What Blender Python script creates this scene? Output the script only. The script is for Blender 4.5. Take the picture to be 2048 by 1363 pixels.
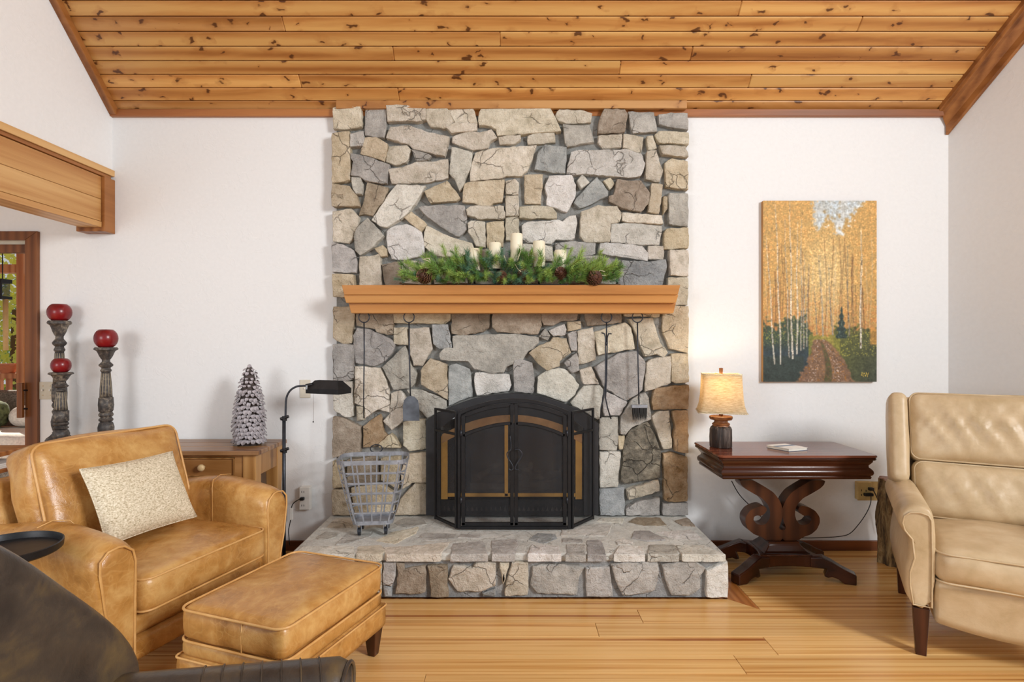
import bpy, bmesh, math, random
from mathutils import Vector, Matrix, noise as mnoise

for _o in list(bpy.data.objects): bpy.data.objects.remove(_o, do_unlink=True)
SC = bpy.context.scene
COL = SC.collection
R = math.radians
PI = math.pi
random.seed(7)

# ------------------------------------------------------------------ camera
F = 1138.0          # focal length in pixels of the 2048 wide frame
D0 = 3.71           # camera to back wall
CZ = 1.34           # camera height
HY = 688.0          # horizon row
cam_d = bpy.data.cameras.new('camera'); cam = bpy.data.objects.new('camera', cam_d); COL.objects.link(cam)
cam.location = (0, -D0, CZ); cam.rotation_euler = (PI/2, 0, 0)
cam_d.sensor_fit = 'HORIZONTAL'; cam_d.sensor_width = 36.0; cam_d.lens = F/2048*36
cam_d.shift_y = (HY-681.5)/2048
cam_d.clip_start = 0.02
SC.camera = cam

def W(px, py, d):
    """point at depth d (metres from the camera) seen at a pixel"""
    return Vector(((px-1024)/F*d, d-D0, CZ-(py-HY)/F*d))

# ------------------------------------------------------------------ world, lights, exposure
wd = bpy.data.worlds.new('world'); SC.world = wd; wd.use_nodes = True
bg = wd.node_tree.nodes['Background']
bg.inputs[0].default_value = (0.93, 0.965, 1.0, 1); bg.inputs[1].default_value = 0.4

def area(name, loc, target, sx, sy, power, col=(1, 1, 1)):
    l = bpy.data.lights.new(name, 'AREA'); l.shape = 'RECTANGLE'; l.size = sx; l.size_y = sy
    l.energy = power; l.color = col
    o = bpy.data.objects.new(name, l); COL.objects.link(o); o.location = loc
    o.rotation_euler = (Vector(target)-Vector(loc)).to_track_quat('-Z', 'Y').to_euler()
    return o
# daylight of the windows behind the camera, on the right and on the left of the room
area('window_daylight_right', (4.6, -5.2, 3.3), (0.2, 0, 1.3), 1.5, 1.5, 310, (0.98, 0.99, 1.0))
area('window_daylight_left', (-3.4, -5.4, 1.9), (0.0, 0, 1.0), 1.8, 1.8, 70, (0.97, 0.985, 1.0))
sun = bpy.data.lights.new('sun', 'SUN'); sun.energy = 7.0; sun.angle = R(1.0); sun.color = (1, 0.93, 0.8)
suno = bpy.data.objects.new('sun', sun); COL.objects.link(suno); suno.location = (0, 8, 6)
suno.rotation_euler = Vector((0.35, -0.75, -0.55)).to_track_quat('-Z', 'Y').to_euler()

vs = SC.view_settings
vs.view_transform = 'Standard'; vs.look = 'None'; vs.gamma = 1.0; vs.use_curve_mapping = False
vs.exposure = 0.40

# ------------------------------------------------------------------ helpers
def S(h):
    h = h.lstrip('#'); c = [int(h[i:i+2], 16)/255 for i in (0, 2, 4)]
    return tuple(x/12.92 if x <= .04045 else ((x+.055)/1.055)**2.4 for x in c)+(1.0,)

class NT:
    def __init__(s, name):
        s.m = bpy.data.materials.new(name); s.m.use_nodes = True
        s.t = s.m.node_tree; s.b = s.t.nodes['Principled BSDF']; s.out = s.t.nodes['Material Output']
    def n(s, kind, ins=None, **props):
        nd = s.t.nodes.new(kind)
        for k, v in props.items(): setattr(nd, k, v)
        for k, v in (ins or {}).items(): s.set(nd.inputs[k], v)
        return nd
    def set(s, sock, v):
        if isinstance(v, bpy.types.NodeSocket): s.t.links.new(v, sock)
        elif isinstance(v, bpy.types.Node): s.t.links.new(v.outputs[0], sock)
        else: sock.default_value = v
    def ramp(s, fac, stops, interp='LINEAR'):
        r = s.n('ShaderNodeValToRGB', {0: fac}); cr = r.color_ramp; cr.interpolation = interp
        while len(cr.elements) < len(stops): cr.elements.new(0.5)
        for e, (p, c) in zip(cr.elements, stops):
            e.position = p; e.color = c if len(c) == 4 else tuple(c)+(1,)
        return r.outputs[0]
    def math(s, op, a, b=0.0, clamp=False):
        nd = s.n('ShaderNodeMath', {0: a, 1: b}, operation=op); nd.use_clamp = clamp; return nd.outputs[0]
    def mix(s, fac, a, b, mode='MIX'):
        nd = s.n('ShaderNodeMix', None, data_type='RGBA', blend_type=mode)
        s.set(nd.inputs[0], fac); s.set(nd.inputs[6], a); s.set(nd.inputs[7], b); return nd.outputs[2]
    def coords(s, scale=(1, 1, 1), rand=True, rot=(0, 0, 0), src='Object'):
        tc = s.n('ShaderNodeTexCoord').outputs[src]
        if rand:
            oi = s.n('ShaderNodeObjectInfo').outputs['Random']
            off = s.n('ShaderNodeCombineXYZ', {0: s.math('MULTIPLY', oi, 37.0), 1: s.math('MULTIPLY', oi, 91.0), 2: s.math('MULTIPLY', oi, 17.0)})
            tc = s.n('ShaderNodeVectorMath', {0: tc, 1: off}, operation='ADD').outputs[0]
        return s.n('ShaderNodeMapping', {'Vector': tc, 'Scale': scale, 'Rotation': rot}).outputs[0]
    def noise(s, vec, scale, detail=4, rough=0.55, dist=0.0):
        return s.n('ShaderNodeTexNoise', {'Vector': vec, 'Scale': scale, 'Detail': detail, 'Roughness': rough, 'Distortion': dist}).outputs[0]
    def bump(s, h, strength=0.3, dist=0.01):
        b = s.n('ShaderNodeBump', {'Height': h, 'Strength': strength, 'Distance': dist}); s.t.links.new(b.outputs[0], s.b.inputs['Normal'])
    def fin(s, base=None, rough=0.5, metal=0.0, spec=0.5, **kw):
        if base is not None: s.set(s.b.inputs['Base Color'], base)
        s.set(s.b.inputs['Roughness'], rough); s.set(s.b.inputs['Metallic'], metal)
        s.set(s.b.inputs['Specular IOR Level'], spec)
        for k, v in kw.items(): s.set(s.b.inputs[k], v)
        return s.m

M = {}
def plain(name, hexc, rough=0.5, metal=0.0, var=0.06, scale=30, bump=0.0, spec=0.5):
    t = NT(name); v = t.coords(rand=False)
    nz = t.noise(v, scale, 3)
    c = S(hexc); lo = tuple(x*(1-var*1.5) for x in c[:3])+(1,); hi = tuple(min(1, x*(1+var)) for x in c[:3])+(1,)
    col = t.ramp(nz, [(0.3, lo), (0.7, hi)])
    if bump: t.bump(nz, bump, 0.004)
    M[name] = t.fin(col, rough, metal, spec); return M[name]

def wood(name, dark, mid, light, axis=0, long=0.7, cross=9.0, rough=0.45, knots=0.0, bright=0.25, ring=1.0, spec=0.5, knot='4a2208', krot=(0, 0, 0), kscale=(7.5, 12, 1), wavew=0.25, thin=0.0):
    """board wood: growth lines along one axis, optional knots, every board its own tone"""
    t = NT(name)
    sc = [cross]*3; sc[axis] = long
    v = t.coords(tuple(sc))
    warp = t.noise(v, 0.55, 2, 0.5)
    lines = t.noise(v, 1.6, 5, 0.62, 0.7)
    wv = t.n('ShaderNodeTexWave', {'Vector': v, 'Scale': 0.55, 'Distortion': 7.0*ring, 'Detail': 2.0, 'Detail Scale': 0.7}, wave_type='BANDS', bands_direction=('Y' if axis == 0 else 'X')).outputs[1]
    g = t.math('ADD', t.math('MULTIPLY', lines, 0.62), t.math('MULTIPLY', wv, wavew))
    g = t.math('ADD', g, t.math('MULTIPLY', warp, 0.18))
    if thin:
        sc2 = [cross*3.2]*3; sc2[axis] = long*0.8
        th_ = t.noise(t.coords(tuple(sc2)), 1.5, 3, 0.55, 0.9); g = t.math('ADD', g, t.math('MULTIPLY', t.math('SUBTRACT', th_, 0.38), thin))
    col = t.ramp(g, [(0.30, S(dark)), (0.47, S(mid)), (0.68, S(light))])
    oi = t.n('ShaderNodeObjectInfo').outputs['Random']
    br = t.math('ADD', t.math('MULTIPLY', oi, bright), 1.0-bright*0.6)
    col = t.mix(1.0, col, t.n('ShaderNodeCombineColor', {0: br, 1: br, 2: br}).outputs[0], 'MULTIPLY')
    if knots:
        kv = t.n('ShaderNodeMapping', {'Vector': t.coords(rot=krot), 'Scale': kscale}).outputs[0]
        wob = t.n('ShaderNodeVectorMath', {0: kv, 1: t.n('ShaderNodeTexNoise', {'Vector': kv, 'Scale': 2.0}).outputs[1]}, operation='ADD').outputs[0]
        vo = t.n('ShaderNodeTexVoronoi', {'Vector': wob, 'Scale': 1.0, 'Randomness': 1.0}, voronoi_dimensions='2D')
        pick = t.n('ShaderNodeSeparateColor', {0: vo.outputs[1]}).outputs[0]
        size = t.math('MULTIPLY', t.math('GREATER_THAN', pick, 1-knots), t.math('MULTIPLY', t.math('SUBTRACT', pick, 0.15), 0.2))
        d = t.math('DIVIDE', vo.outputs[0], t.math('ADD', size, 0.0001))
        k = t.ramp(d, [(0.55, (1, 1, 1, 1)), (1.0, (0.12, 0.12, 0.12, 1)), (1.0, (0, 0, 0, 1))])
        halo = t.ramp(t.math('DIVIDE', d, 3.2), [(0.2, (1, 1, 1, 1)), (1.0, (0, 0, 0, 1))])
        col = t.mix(t.math('MULTIPLY', halo, 0.45), col, S(dark))
        col = t.mix(t.math('MULTIPLY', k, 0.9), col, S(knot))
    t.bump(g, 0.12, 0.003)
    M[name] = t.fin(col, rough, 0, spec); return M[name]

def stone(name, a, b, c, rough=0.85, bscale=1.0):
    t = NT(name); v = t.coords()
    big = t.noise(v, 7, 4, 0.6, 0.4); mid = t.noise(v, 26, 5, 0.65, 0.2); fine = t.noise(v, 130, 4, 0.7)
    st = t.noise(t.coords((4, 4, 30), rot=(0.3, 0.2, 0.5)), 3.0, 3, 0.6, 0.5)
    f = t.math('ADD', t.math('MULTIPLY', big, 0.55), t.math('MULTIPLY', mid, 0.45))
    col = t.ramp(f, [(0.34, S(a)), (0.5, S(b)), (0.66, S(c))])
    oi = t.n('ShaderNodeObjectInfo').outputs['Random']
    br = t.math('ADD', t.math('MULTIPLY', t.math('FRACT', t.math('MULTIPLY', oi, 7.3)), 0.26), 0.86)
    col = t.mix(1.0, col, t.n('ShaderNodeCombineColor', {0: br, 1: br, 2: t.math('MULTIPLY', br, t.math('ADD', 0.94, t.math('MULTIPLY', oi, 0.1)))}).outputs[0], 'MULTIPLY')
    sp = t.ramp(fine, [(0.30, S('4c463e')), (0.42, (1, 1, 1, 1))])
    col = t.mix(0.5, col, sp, 'MULTIPLY')
    vein = t.ramp(t.math('ABSOLUTE', t.math('SUBTRACT', st, 0.5)), [(0.0, (0.72, 0.69, 0.64, 1)), (0.03, (1, 1, 1, 1))])
    col = t.mix(0.55, col, vein, 'MULTIPLY')
    wv = t.n('ShaderNodeVectorMath', {0: v, 1: t.n('ShaderNodeVectorMath', {0: t.n('ShaderNodeTexNoise', {'Vector': v, 'Scale': 9.0, 'Detail': 4.0}).outputs[1], 1: (0.12, 0.12, 0.12)}, operation='MULTIPLY').outputs[0]}, operation='ADD').outputs[0]
    ed = t.n('ShaderNodeTexVoronoi', {'Vector': wv, 'Scale': 6.5}, feature='DISTANCE_TO_EDGE').outputs[0]
    gate = t.ramp(t.noise(v, 4.0, 2), [(0.52, (0, 0, 0, 1)), (0.60, (1, 1, 1, 1))])
    crack = t.math('MULTIPLY', t.ramp(ed, [(0.0, (1, 1, 1, 1)), (0.022, (0, 0, 0, 1))]), gate)
    col = t.mix(t.math('MULTIPLY', crack, 0.42), col, S('5a5248'))
    h = t.math('ADD', t.math('ADD', t.math('MULTIPLY', mid, 0.7), t.math('MULTIPLY', fine, 0.35)), t.math('MULTIPLY', big, 0.8))
    plate = t.n('ShaderNodeTexVoronoi', {'Vector': wv, 'Scale': 9.0}).outputs[0]
    h = t.math('SUBTRACT', t.math('ADD', h, t.math('MULTIPLY', plate, 0.5)), t.math('MULTIPLY', crack, 0.5))
    t.bump(h, 0.95*bscale, 0.025)
    M[name] = t.fin(col, rough, 0, 0.3); return M[name]

def leather(name, dark, mid, light, rough=0.42, scale=2.2, wr=0.35, crack=0.35):
    t = NT(name); v = t.coords(rand=True)
    big = t.noise(v, scale*2.0, 5, 0.65, 0.6); mid_n = t.noise(v, scale*9, 4, 0.6, 0.3); grain = t.noise(v, 220, 3, 0.6)
    f = t.math('ADD', t.math('MULTIPLY', big, 0.7), t.math('MULTIPLY', mid_n, 0.3))
    col = t.ramp(f, [(0.33, S(dark)), (0.5, S(mid)), (0.68, S(light))])
    cr = t.n('ShaderNodeTexVoronoi', {'Vector': t.n('ShaderNodeVectorMath', {0: v, 1: t.n('ShaderNodeTexNoise', {'Vector': v, 'Scale': 5.0}).outputs[1]}, operation='ADD').outputs[0], 'Scale': 6.0}, feature='DISTANCE_TO_EDGE').outputs[0]
    line = t.ramp(cr, [(0.0, (1, 1, 1, 1)), (0.035, (0, 0, 0, 1))])
    col = t.mix(t.math('MULTIPLY', line, crack), col, S(light))
    h = t.math('ADD', t.math('MULTIPLY', mid_n, 0.8), t.math('MULTIPLY', grain, 0.10))
    t.bump(h, wr, 0.012)
    rr = t.math('ADD', t.math('MULTIPLY', big, 0.25), rough-0.12)
    M[name] = t.fin(col, rr, 0, 0.5); return M[name]

# ---- mesh building: lists of verts / faces, one mesh object per part
class MB:
    def __init__(s): s.v = []; s.f = []; s.mi = []
    def add(s, vs_, fs, m=0):
        o = len(s.v); s.v += [Vector(p) for p in vs_]; s.f += [tuple(i+o for i in f) for f in fs]; s.mi += [m]*len(fs); return s
    def box(s, a, b, m=0, mat=None):
        (x0, y0, z0), (x1, y1, z1) = a, b
        p = [Vector(q) for q in ((x0,y0,z0),(x1,y0,z0),(x1,y1,z0),(x0,y1,z0),(x0,y0,z1),(x1,y0,z1),(x1,y1,z1),(x0,y1,z1))]
        if mat: p = [mat @ q for q in p]
        return s.add(p, [(0,3,2,1),(4,5,6,7),(0,1,5,4),(1,2,6,5),(2,3,7,6),(3,0,4,7)], m)
    def loft(s, rings, closed=True, cap=True, m=0):
        n = len(rings[0]); vs_ = [p for r in rings for p in r]; fs = []
        for i in range(len(rings)-1):
            for j in range(n if closed else n-1):
                k = (j+1) % n; fs.append((i*n+j, i*n+k, (i+1)*n+k, (i+1)*n+j))
        if cap:
            fs.append(tuple(range(n-1, -1, -1))); b = (len(rings)-1)*n; fs.append(tuple(range(b, b+n)))
        return s.add(vs_, fs, m)
    def tube(s, pts, r, n=8, closed=False, m=0):
        pts = [Vector(p) for p in pts]; L = len(pts); rings = []; up = None
        for i, p in enumerate(pts):
            if closed: t = pts[(i+1) % L]-pts[i-1]
            else: t = pts[min(i+1, L-1)]-pts[max(i-1, 0)]
            if t.length < 1e-9: t = Vector((0, 0, 1))
            t.normalize()
            if up is None:
                a = Vector((0, 0, 1)) if abs(t.z) < 0.9 else Vector((1, 0, 0)); up = (a-t*a.dot(t)).normalized()
            else:
                up = up-t*up.dot(t)
                up = up.normalized() if up.length > 1e-6 else t.orthogonal().normalized()
            sd = t.cross(up); rr = r[i] if isinstance(r, (list, tuple)) else r
            rings.append([p+(up*math.cos(a2)+sd*math.sin(a2))*rr for a2 in [2*PI*k/n for k in range(n)]])
        if closed: rings.append(rings[0]); return s.loft(rings, True, False, m)
        return s.loft(rings, True, True, m)
    def lathe(s, prof, c=(0, 0, 0), n=24, m=0, mod=None):
        rings = []
        for (r, z) in prof:
            ring = []
            for k in range(n):
                a = 2*PI*k/n; rr = max(r, 1e-4)*(mod(a, z) if mod else 1)
                ring.append(Vector((c[0]+rr*math.cos(a), c[1]+rr*math.sin(a), c[2]+z)))
            rings.append(ring)
        return s.loft(rings, True, True, m)
    def prism(s, poly, ax, lo, hi, m=0):
        """poly: 2d outline; ax: axis of the extrusion (0 x,1 y,2 z)"""
        def mk(p, h):
            q = list(p); q.insert(ax, h); return Vector(q)
        return s.loft([[mk(p, lo) for p in poly], [mk(p, hi) for p in poly]], True, True, m)
    def build(s, name, mat, parent=None, smooth=False, bevel=0.0, seg=2, world=False, sub=0, angle=None):
        me = bpy.data.meshes.new(name)
        off = Vector((0, 0, 0)); q = parent
        while world and q is not None: off = off+q.location; q = q.parent
        me.from_pydata([tuple(p-off) for p in s.v], [], s.f)
        mats = mat if isinstance(mat, (list, tuple)) else [mat]
        for q in mats: me.materials.append(M[q] if isinstance(q, str) else q)
        if len(mats) > 1: me.polygons.foreach_set('material_index', s.mi)
        bm = bmesh.new(); bm.from_mesh(me); bmesh.ops.recalc_face_normals(bm, faces=bm.faces); bm.to_mesh(me); bm.free()
        if smooth: me.polygons.foreach_set('use_smooth', [True]*len(me.polygons))
        if smooth and angle: me.set_sharp_from_angle(angle=R(angle))
        o = bpy.data.objects.new(name, me); COL.objects.link(o)
        if parent is not None: o.parent = parent
        if bevel:
            b = o.modifiers.new('bevel', 'BEVEL'); b.width = bevel; b.segments = seg; b.limit_method = 'ANGLE'; b.angle_limit = R(40)
        if sub:
            q = o.modifiers.new('sub', 'SUBSURF'); q.levels = sub; q.render_levels = sub
        return o

def thing(name, label, cat, loc=(0, 0, 0), rz=0.0, group=None, kind=None):
    o = bpy.data.objects.new(name, None); COL.objects.link(o); o.empty_display_size = 0.1
    o.location = loc; o.rotation_euler = (0, 0, rz); tag(o, label, cat, group, kind); return o
def tag(o, label=None, cat=None, group=None, kind=None):
    if label: o['label'] = label
    if cat: o['category'] = cat
    if group: o['group'] = group
    if kind: o['kind'] = kind
    return o
def struct(o, label, cat=None):
    o['kind'] = 'structure'; o['label'] = label
    if cat: o['category'] = cat
    return o
def copy_tree(o, parent=None):
    c = o.copy(); COL.objects.link(c); c.parent = parent
    for ch in [x for x in bpy.data.objects if x.parent == o]: copy_tree(ch, c)
    return c

def cube_grid(n):
    """unit cube surface [-1,1]^3 as a shared-vertex grid, n=(nx,ny,nz)"""
    idx = {}; vs_ = []; fs = []
    def vid(p):
        k = tuple(round(q, 5) for q in p)
        if k not in idx: idx[k] = len(vs_); vs_.append(Vector(p))
        return idx[k]
    for ax in range(3):
        u, w = [a for a in range(3) if a != ax]
        for sgn in (-1, 1):
            for i in range(n[u]):
                for j in range(n[w]):
                    q = []
                    for (a, b) in ((i, j), (i+1, j), (i+1, j+1), (i, j+1)):
                        p = [0, 0, 0]; p[ax] = sgn; p[u] = -1+2*a/n[u]; p[w] = -1+2*b/n[w]; q.append(vid(p))
                    fs.append(tuple(q))
    return vs_, fs

def cushion(w, d, h, r=0.05, puff=0.03, sidep=0.012, n=(14, 14, 6), wr=0.0, wseed=0.0, fn=None, wscale=6.0):
    """upholstered block: rounded edges, puffed faces, wrinkles"""
    vs_, fs = cube_grid(n); hw = Vector((w/2, d/2, h/2)); out = []
    r = min(r, min(hw)*0.98)
    for p in vs_:
        # push samples towards the edges so the rounding is well sampled
        e = Vector([math.copysign(1-(1-abs(c))**1.35, c) for c in p])
        q = Vector((e.x*hw.x, e.y*hw.y, e.z*hw.z))
        inner = Vector([max(-hw[i]+r, min(hw[i]-r, q[i])) for i in range(3)])
        dd = q-inner
        if dd.length > 1e-7: q = inner+dd.normalized()*r
        f = (1-e.x**2)*(1-e.y**2)
        q.z += puff*f*(1 if p.z > 0 else -0.35)*abs(e.z)
        q.x += sidep*(1-e.y**2)*(1-e.z**2)*e.x; q.y += sidep*(1-e.x**2)*(1-e.z**2)*e.y
        if wr:
            q += dd.normalized()*wr*(mnoise.noise(Vector((q.x*wscale+wseed, q.y*wscale*1.6, q.z*wscale)))) if dd.length > 1e-7 else Vector((0, 0, 0))
        out.append(fn(q) if fn else q)
    mb = MB(); mb.add(out, fs); return mb

def round_rect(w, d, r, n=6):
    pts = []
    for (cx, cy, a0) in ((w/2-r, d/2-r, 0), (-w/2+r, d/2-r, 90), (-w/2+r, -d/2+r, 180), (w/2-r, -d/2+r, 270)):
        for k in range(n+1):
            a = R(a0+90*k/n); pts.append((cx+r*math.cos(a), cy+r*math.sin(a)))
    return pts
def piping(w, d, z, r, rad=0.006, fn=None, blk=None):
    if blk:      # sit on the rounded shoulder of a cushion block (w, d, h, edge radius)
        w, d, h, er = blk; dz = max(0.0, abs(z)-(h/2-er)); lat = er-math.sqrt(max(0.0, er*er-dz*dz)); w -= 2*lat-0.002; d -= 2*lat-0.002
    pts = []
    rr = round_rect(w, d, r, 5)
    # add points along the straight runs
    full = []
    for i, p in enumerate(rr):
        q = rr[(i+1) % len(rr)]; full.append(p)
        L = math.hypot(q[0]-p[0], q[1]-p[1])
        if L > 0.08:
            k = int(L/0.05)
            for t in range(1, k): full.append((p[0]+(q[0]-p[0])*t/k, p[1]+(q[1]-p[1])*t/k))
    for p in full:
        v = Vector((p[0], p[1], z)); pts.append(fn(v) if fn else v)
    return MB().tube(pts, rad, 6, True)

# ------------------------------------------------------------------ materials
def plaster(name, hexc, b=0.25):
    t = NT(name); v = t.coords(rand=False)
    a = t.noise(v, 9, 5, 0.6, 0.8); f = t.noise(v, 45, 3, 0.5)
    ridge = t.ramp(a, [(0.56, (0, 0, 0, 1)), (0.60, (1, 1, 1, 1)), (0.66, (0.15, 0.15, 0.15, 1))])
    c = S(hexc); col = t.ramp(f, [(0.3, tuple(x*0.97 for x in c[:3])+(1,)), (0.7, c)])
    t.bump(t.math('ADD', t.math('MULTIPLY', ridge, 0.35), t.math('MULTIPLY', f, 0.25)), b, 0.006)
    M[name] = t.fin(col, 0.75, 0, 0.25)
plaster('plaster', 'ebecec')
plain('ceiling_white', 'f2efec', 0.8)
wood('ceiling_pine', '9c5f2a', 'c48a4a', 'd9a864', 0, 0.55, 7.0, 0.38, knots=0.55, bright=0.28, ring=0.8, krot=(math.atan(0.934), 0, 0))
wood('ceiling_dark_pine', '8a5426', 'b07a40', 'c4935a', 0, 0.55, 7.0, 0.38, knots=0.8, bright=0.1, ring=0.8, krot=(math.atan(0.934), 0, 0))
wood('trim_brown', '6e3f19', '8d5728', 'a56c38', 1, 0.6, 10.0, 0.4, bright=0.12)
wood('trim_brown_x', '7a461c', '96592a', 'ad7038', 0, 0.6, 10.0, 0.4, bright=0.12)
wood('beam_pine', 'a86f38', 'c4945a', 'd6ac72', 1, 0.35, 11.0, 0.42, bright=0.14)
wood('floor_pine', 'a05f2a', 'd39e5a', 'e5b978', 0, 0.28, 10.0, 0.25, bright=0.14, ring=1.6, wavew=0.12, thin=1.1)
wood('floor_border', '8f4f20', 'a9682f', 'bb7a40', 1, 0.42, 13.0, 0.3, bright=0.1)
wood('mantel_wood', 'a36a34', 'bd8244', 'cb9658', 0, 0.5, 9.0, 0.42, bright=0.05, ring=0.5)
wood('door_wood', '4f2a10', '6b3d1a', '7f4c24', 2, 0.5, 10.0, 0.35, bright=0.1)
wood('baseboard_wood', '4f2812', '663619', '7a4420', 0, 0.5, 10.0, 0.4, bright=0.05)
stone('stone_cream', 'bab09c', 'dcd2c0', 'f0e8da')
stone('stone_tan', 'b3a286', 'd2c2a8', 'e6dac4')
stone('stone_grey', '9c9994', 'bbb7b1', 'd6d2cb')
stone('stone_blue', '8f9396', 'adb0b2', 'c8cacb')
stone('stone_white', 'c4c0b7', 'e0dcd4', 'f3f0ea')
stone('stone_orange', '94744f', 'b89c7c', 'd0ba9e')
stone('stone_brown', '8a7d6c', 'a99a88', 'c3b6a5')
stone('stone_mottled', '3f3c36', '8a8374', 'c4bba6', bscale=1.3)
stone('mortar', '858583', '989896', 'aaa9a6', bscale=0.7)
stone('mortar_light', 'c2c2c2', 'd4d4d3', 'e4e3e2', bscale=0.5)
plain('black_iron', '2b2b2d', 0.42, 0.6, 0.15, 25, 0.1)
plain('black_paint', '2e2e31', 0.5, 0.2, 0.15, 20, 0.05)
plain('grey_iron', '9a9ea6', 0.42, 0.35, 0.15, 40, 0.15)
plain('dark_iron', '3a3d44', 0.4, 0.6, 0.15, 40, 0.1)
plain('brass', 'c9984c', 0.35, 0.3, 0.15, 12)
plain('copper', 'cb9e6c', 0.25, 0.6, 0.2, 14)
plain('firebox', '393634', 0.9, 0, 0.3, 10, 0.3)
plain('log_ash', '94897e', 0.9, 0, 0.4, 18, 0.6)
plain('white_plastic', 'e9e6df', 0.4, 0, 0.02)
plain('ivory_plastic', 'cfc7b4', 0.4, 0, 0.03)
plain('tan_plastic', 'c2a468', 0.45, 0, 0.08)
plain('black_rubber', '161616', 0.5)
plain('white_ash', 'd8d5d0', 0.8, 0, 0.15, 30, 0.4)

# ------------------------------------------------------------------ setting: walls
DX = W(56, 0, D0).x                      # right jamb of the doorway
mb = MB()
z_top = 3.1
HXW = 0.40
mb.box((-6.0, 0, 2.02), (-HXW, 0.12, z_top))
mb.box((DX, 0, -0.02), (-HXW, 0.12, 2.02))
mb.box((-6.0, 0, -0.02), (-4.05, 0.12, 2.02))
mb.box((-HXW, 0, 0.885), (HXW, 0.12, z_top))
mb.box((HXW, 0, -0.02), (2.9, 0.12, z_top))
mb.box((-HXW, 0, -0.02), (HXW, 0.12, 0.2))
struct(mb.build('wall_back', 'plaster'), 'white textured plaster wall behind the fireplace')
XL = -2.605
mb = MB(); mb.prism([(0.0, 2.44), (-4.2, 2.44), (-4.2, 6.9), (0.0, 2.99)], 0, XL-0.14, XL)
struct(mb.build('wall_left', 'plaster'), 'white plaster wall above the wooden header beam')
XR, SR = 2.845, 0.317
mb = MB()
def rw(t, off=0.0):     # point on the right wall, t metres towards the camera
    n = Vector((-1, -SR, 0)).normalized()
    return Vector((XR+SR*t, -t, 0))+n*off
ring0 = [rw(0), rw(4.2), rw(4.2, -0.12), rw(-0.1, -0.12)]
mb.loft([[p+Vector((0, 0, -0.02)) for p in ring0], [p+Vector((0, 0, 6.9)) for p in ring0]])
struct(mb.build('wall_right', 'plaster'), 'white plaster side wall behind the cream recliner')

# ------------------------------------------------------------------ floor of boards
mb = MB(); mb.box((-5.2, -5.4, -0.08), (4.4, 0.12, -0.016))
floor = struct(mb.build('floor', 'floor_border'), 'honey pine plank floor')
HX0, HX1, HD = W(612, 0, 2.996).x-0.09, W(1455, 0, 2.996).x, 2.996     # hearth footprint
HX0 = -1.17
edges = [3.71, 3.577, 3.437, 3.297, 3.157, 3.017, 2.877, 2.738, 2.611, 2.456, 2.314]
while edges[-1] > 0.3: edges.append(edges[-1]-0.14)
def plank(x0, x1, d0, d1, matn='floor_pine'):
    g = 0.0009
    mb = MB(); mb.box((x0+g, d1-D0+g, -0.016), (x1-g, d0-D0-g, 0.0)); return mb.build('plank', matn, floor, bevel=0.0012, seg=1)
rnd = random.Random(3)
for i in range(len(edges)-1):
    a, b = edges[i], edges[i+1]
    if b >= 2.87:      # rows beside the hearth
        spans = [(-5.0, -2.1+rnd.uniform(-.5, .3)), None, (HX1+0.12, 2.6+rnd.uniform(-.3, .4)), None]
        l = spans[0][1]; r = spans[2][1]
        segs = [(-5.0, l), (l, HX0-0.12), (HX1+0.12, r), (r, 4.3)]
    else:
        cuts = [-5.0]
        if i == 7: cuts += [-1.3, 0.40, 2.9]
        elif i == 8: cuts += [-1.7, 1.15]
        else:
            x = -5.0
            while True:
                x += rnd.uniform(1.7, 3.4)
                if x > 3.6: break
                cuts.append(x)
        cuts.append(4.3); segs = list(zip(cuts[:-1], cuts[1:]))
    for s0, s1 in segs: plank(s0, s1, a, b)
# mitred border boards round the hearth
for nm, poly in (('f', [(HX0-0.12, 2.878), (HX1+0.12, 2.878), (HX1+0.002, HD-0.002), (HX0-0.002, HD-0.002)]),
                 ('r', [(HX1+0.119, 2.881), (HX1+0.119, 3.708), (HX1+0.002, 3.708), (HX1+0.002, HD+0.002)]),
                 ('l', [(HX0-0.119, 2.881), (HX0-0.119, 3.708), (HX0-0.002, 3.708), (HX0-0.002, HD+0.002)])):
    mb = MB(); mb.prism([(x, d-D0) for x, d in poly], 2, -0.016, 0.0)
    mb.build('border_plank', 'floor_pine' if nm == 'f' else 'floor_border', floor, bevel=0.001, seg=1)
for nm, x0, x1 in (('l', DX+0.09, -1.15), ('r', 1.14, XR)):
    mb = MB(); mb.box((x0, -0.018, 0.0), (x1, 0, 0.064))
    struct(mb.build('baseboard_back' if nm == 'r' else 'baseboard_left', 'baseboard_wood', bevel=0.004), 'dark brown baseboard along the wall '+('under the pedestal table' if nm == 'r' else 'behind the pine console'))

# ------------------------------------------------------------------ sloping plank ceiling
TH = math.atan(0.934); ZC = 2.857
es = Vector((0, -math.cos(TH), math.sin(TH))); en = Vector((0, math.sin(TH), math.cos(TH)))
def cp(x, s, h): return Vector((x, 0, ZC))+es*s+en*h
def cbox(mb, x0, x1, s0, s1, h0, h1):
    p = [cp(x, s, h) for h in (h0, h1) for (x, s) in ((x0, s0), (x1, s0), (x1, s1), (x0, s1))]
    mb.add(p, [(0,3,2,1),(4,5,6,7),(0,1,5,4),(1,2,6,5),(2,3,7,6),(3,0,4,7)])
mb = MB(); cbox(mb, XL-0.1, 4.3, -0.1, 4.6, 0.012, 0.08)
ceil = struct(mb.build('ceiling', 'baseboard_wood'), 'sloping ceiling of knotty pine boards')
sb = [-0.01, 0.068]+[0.068+0.082*k for k in range(1, 34)]
joints = {0: [], 1: [797], 2: [600, 1500], 3: [1240], 4: [787, 1383], 5: [1000], 6: [567, 1720], 7: [1480], 8: [820, 1300]}
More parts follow.
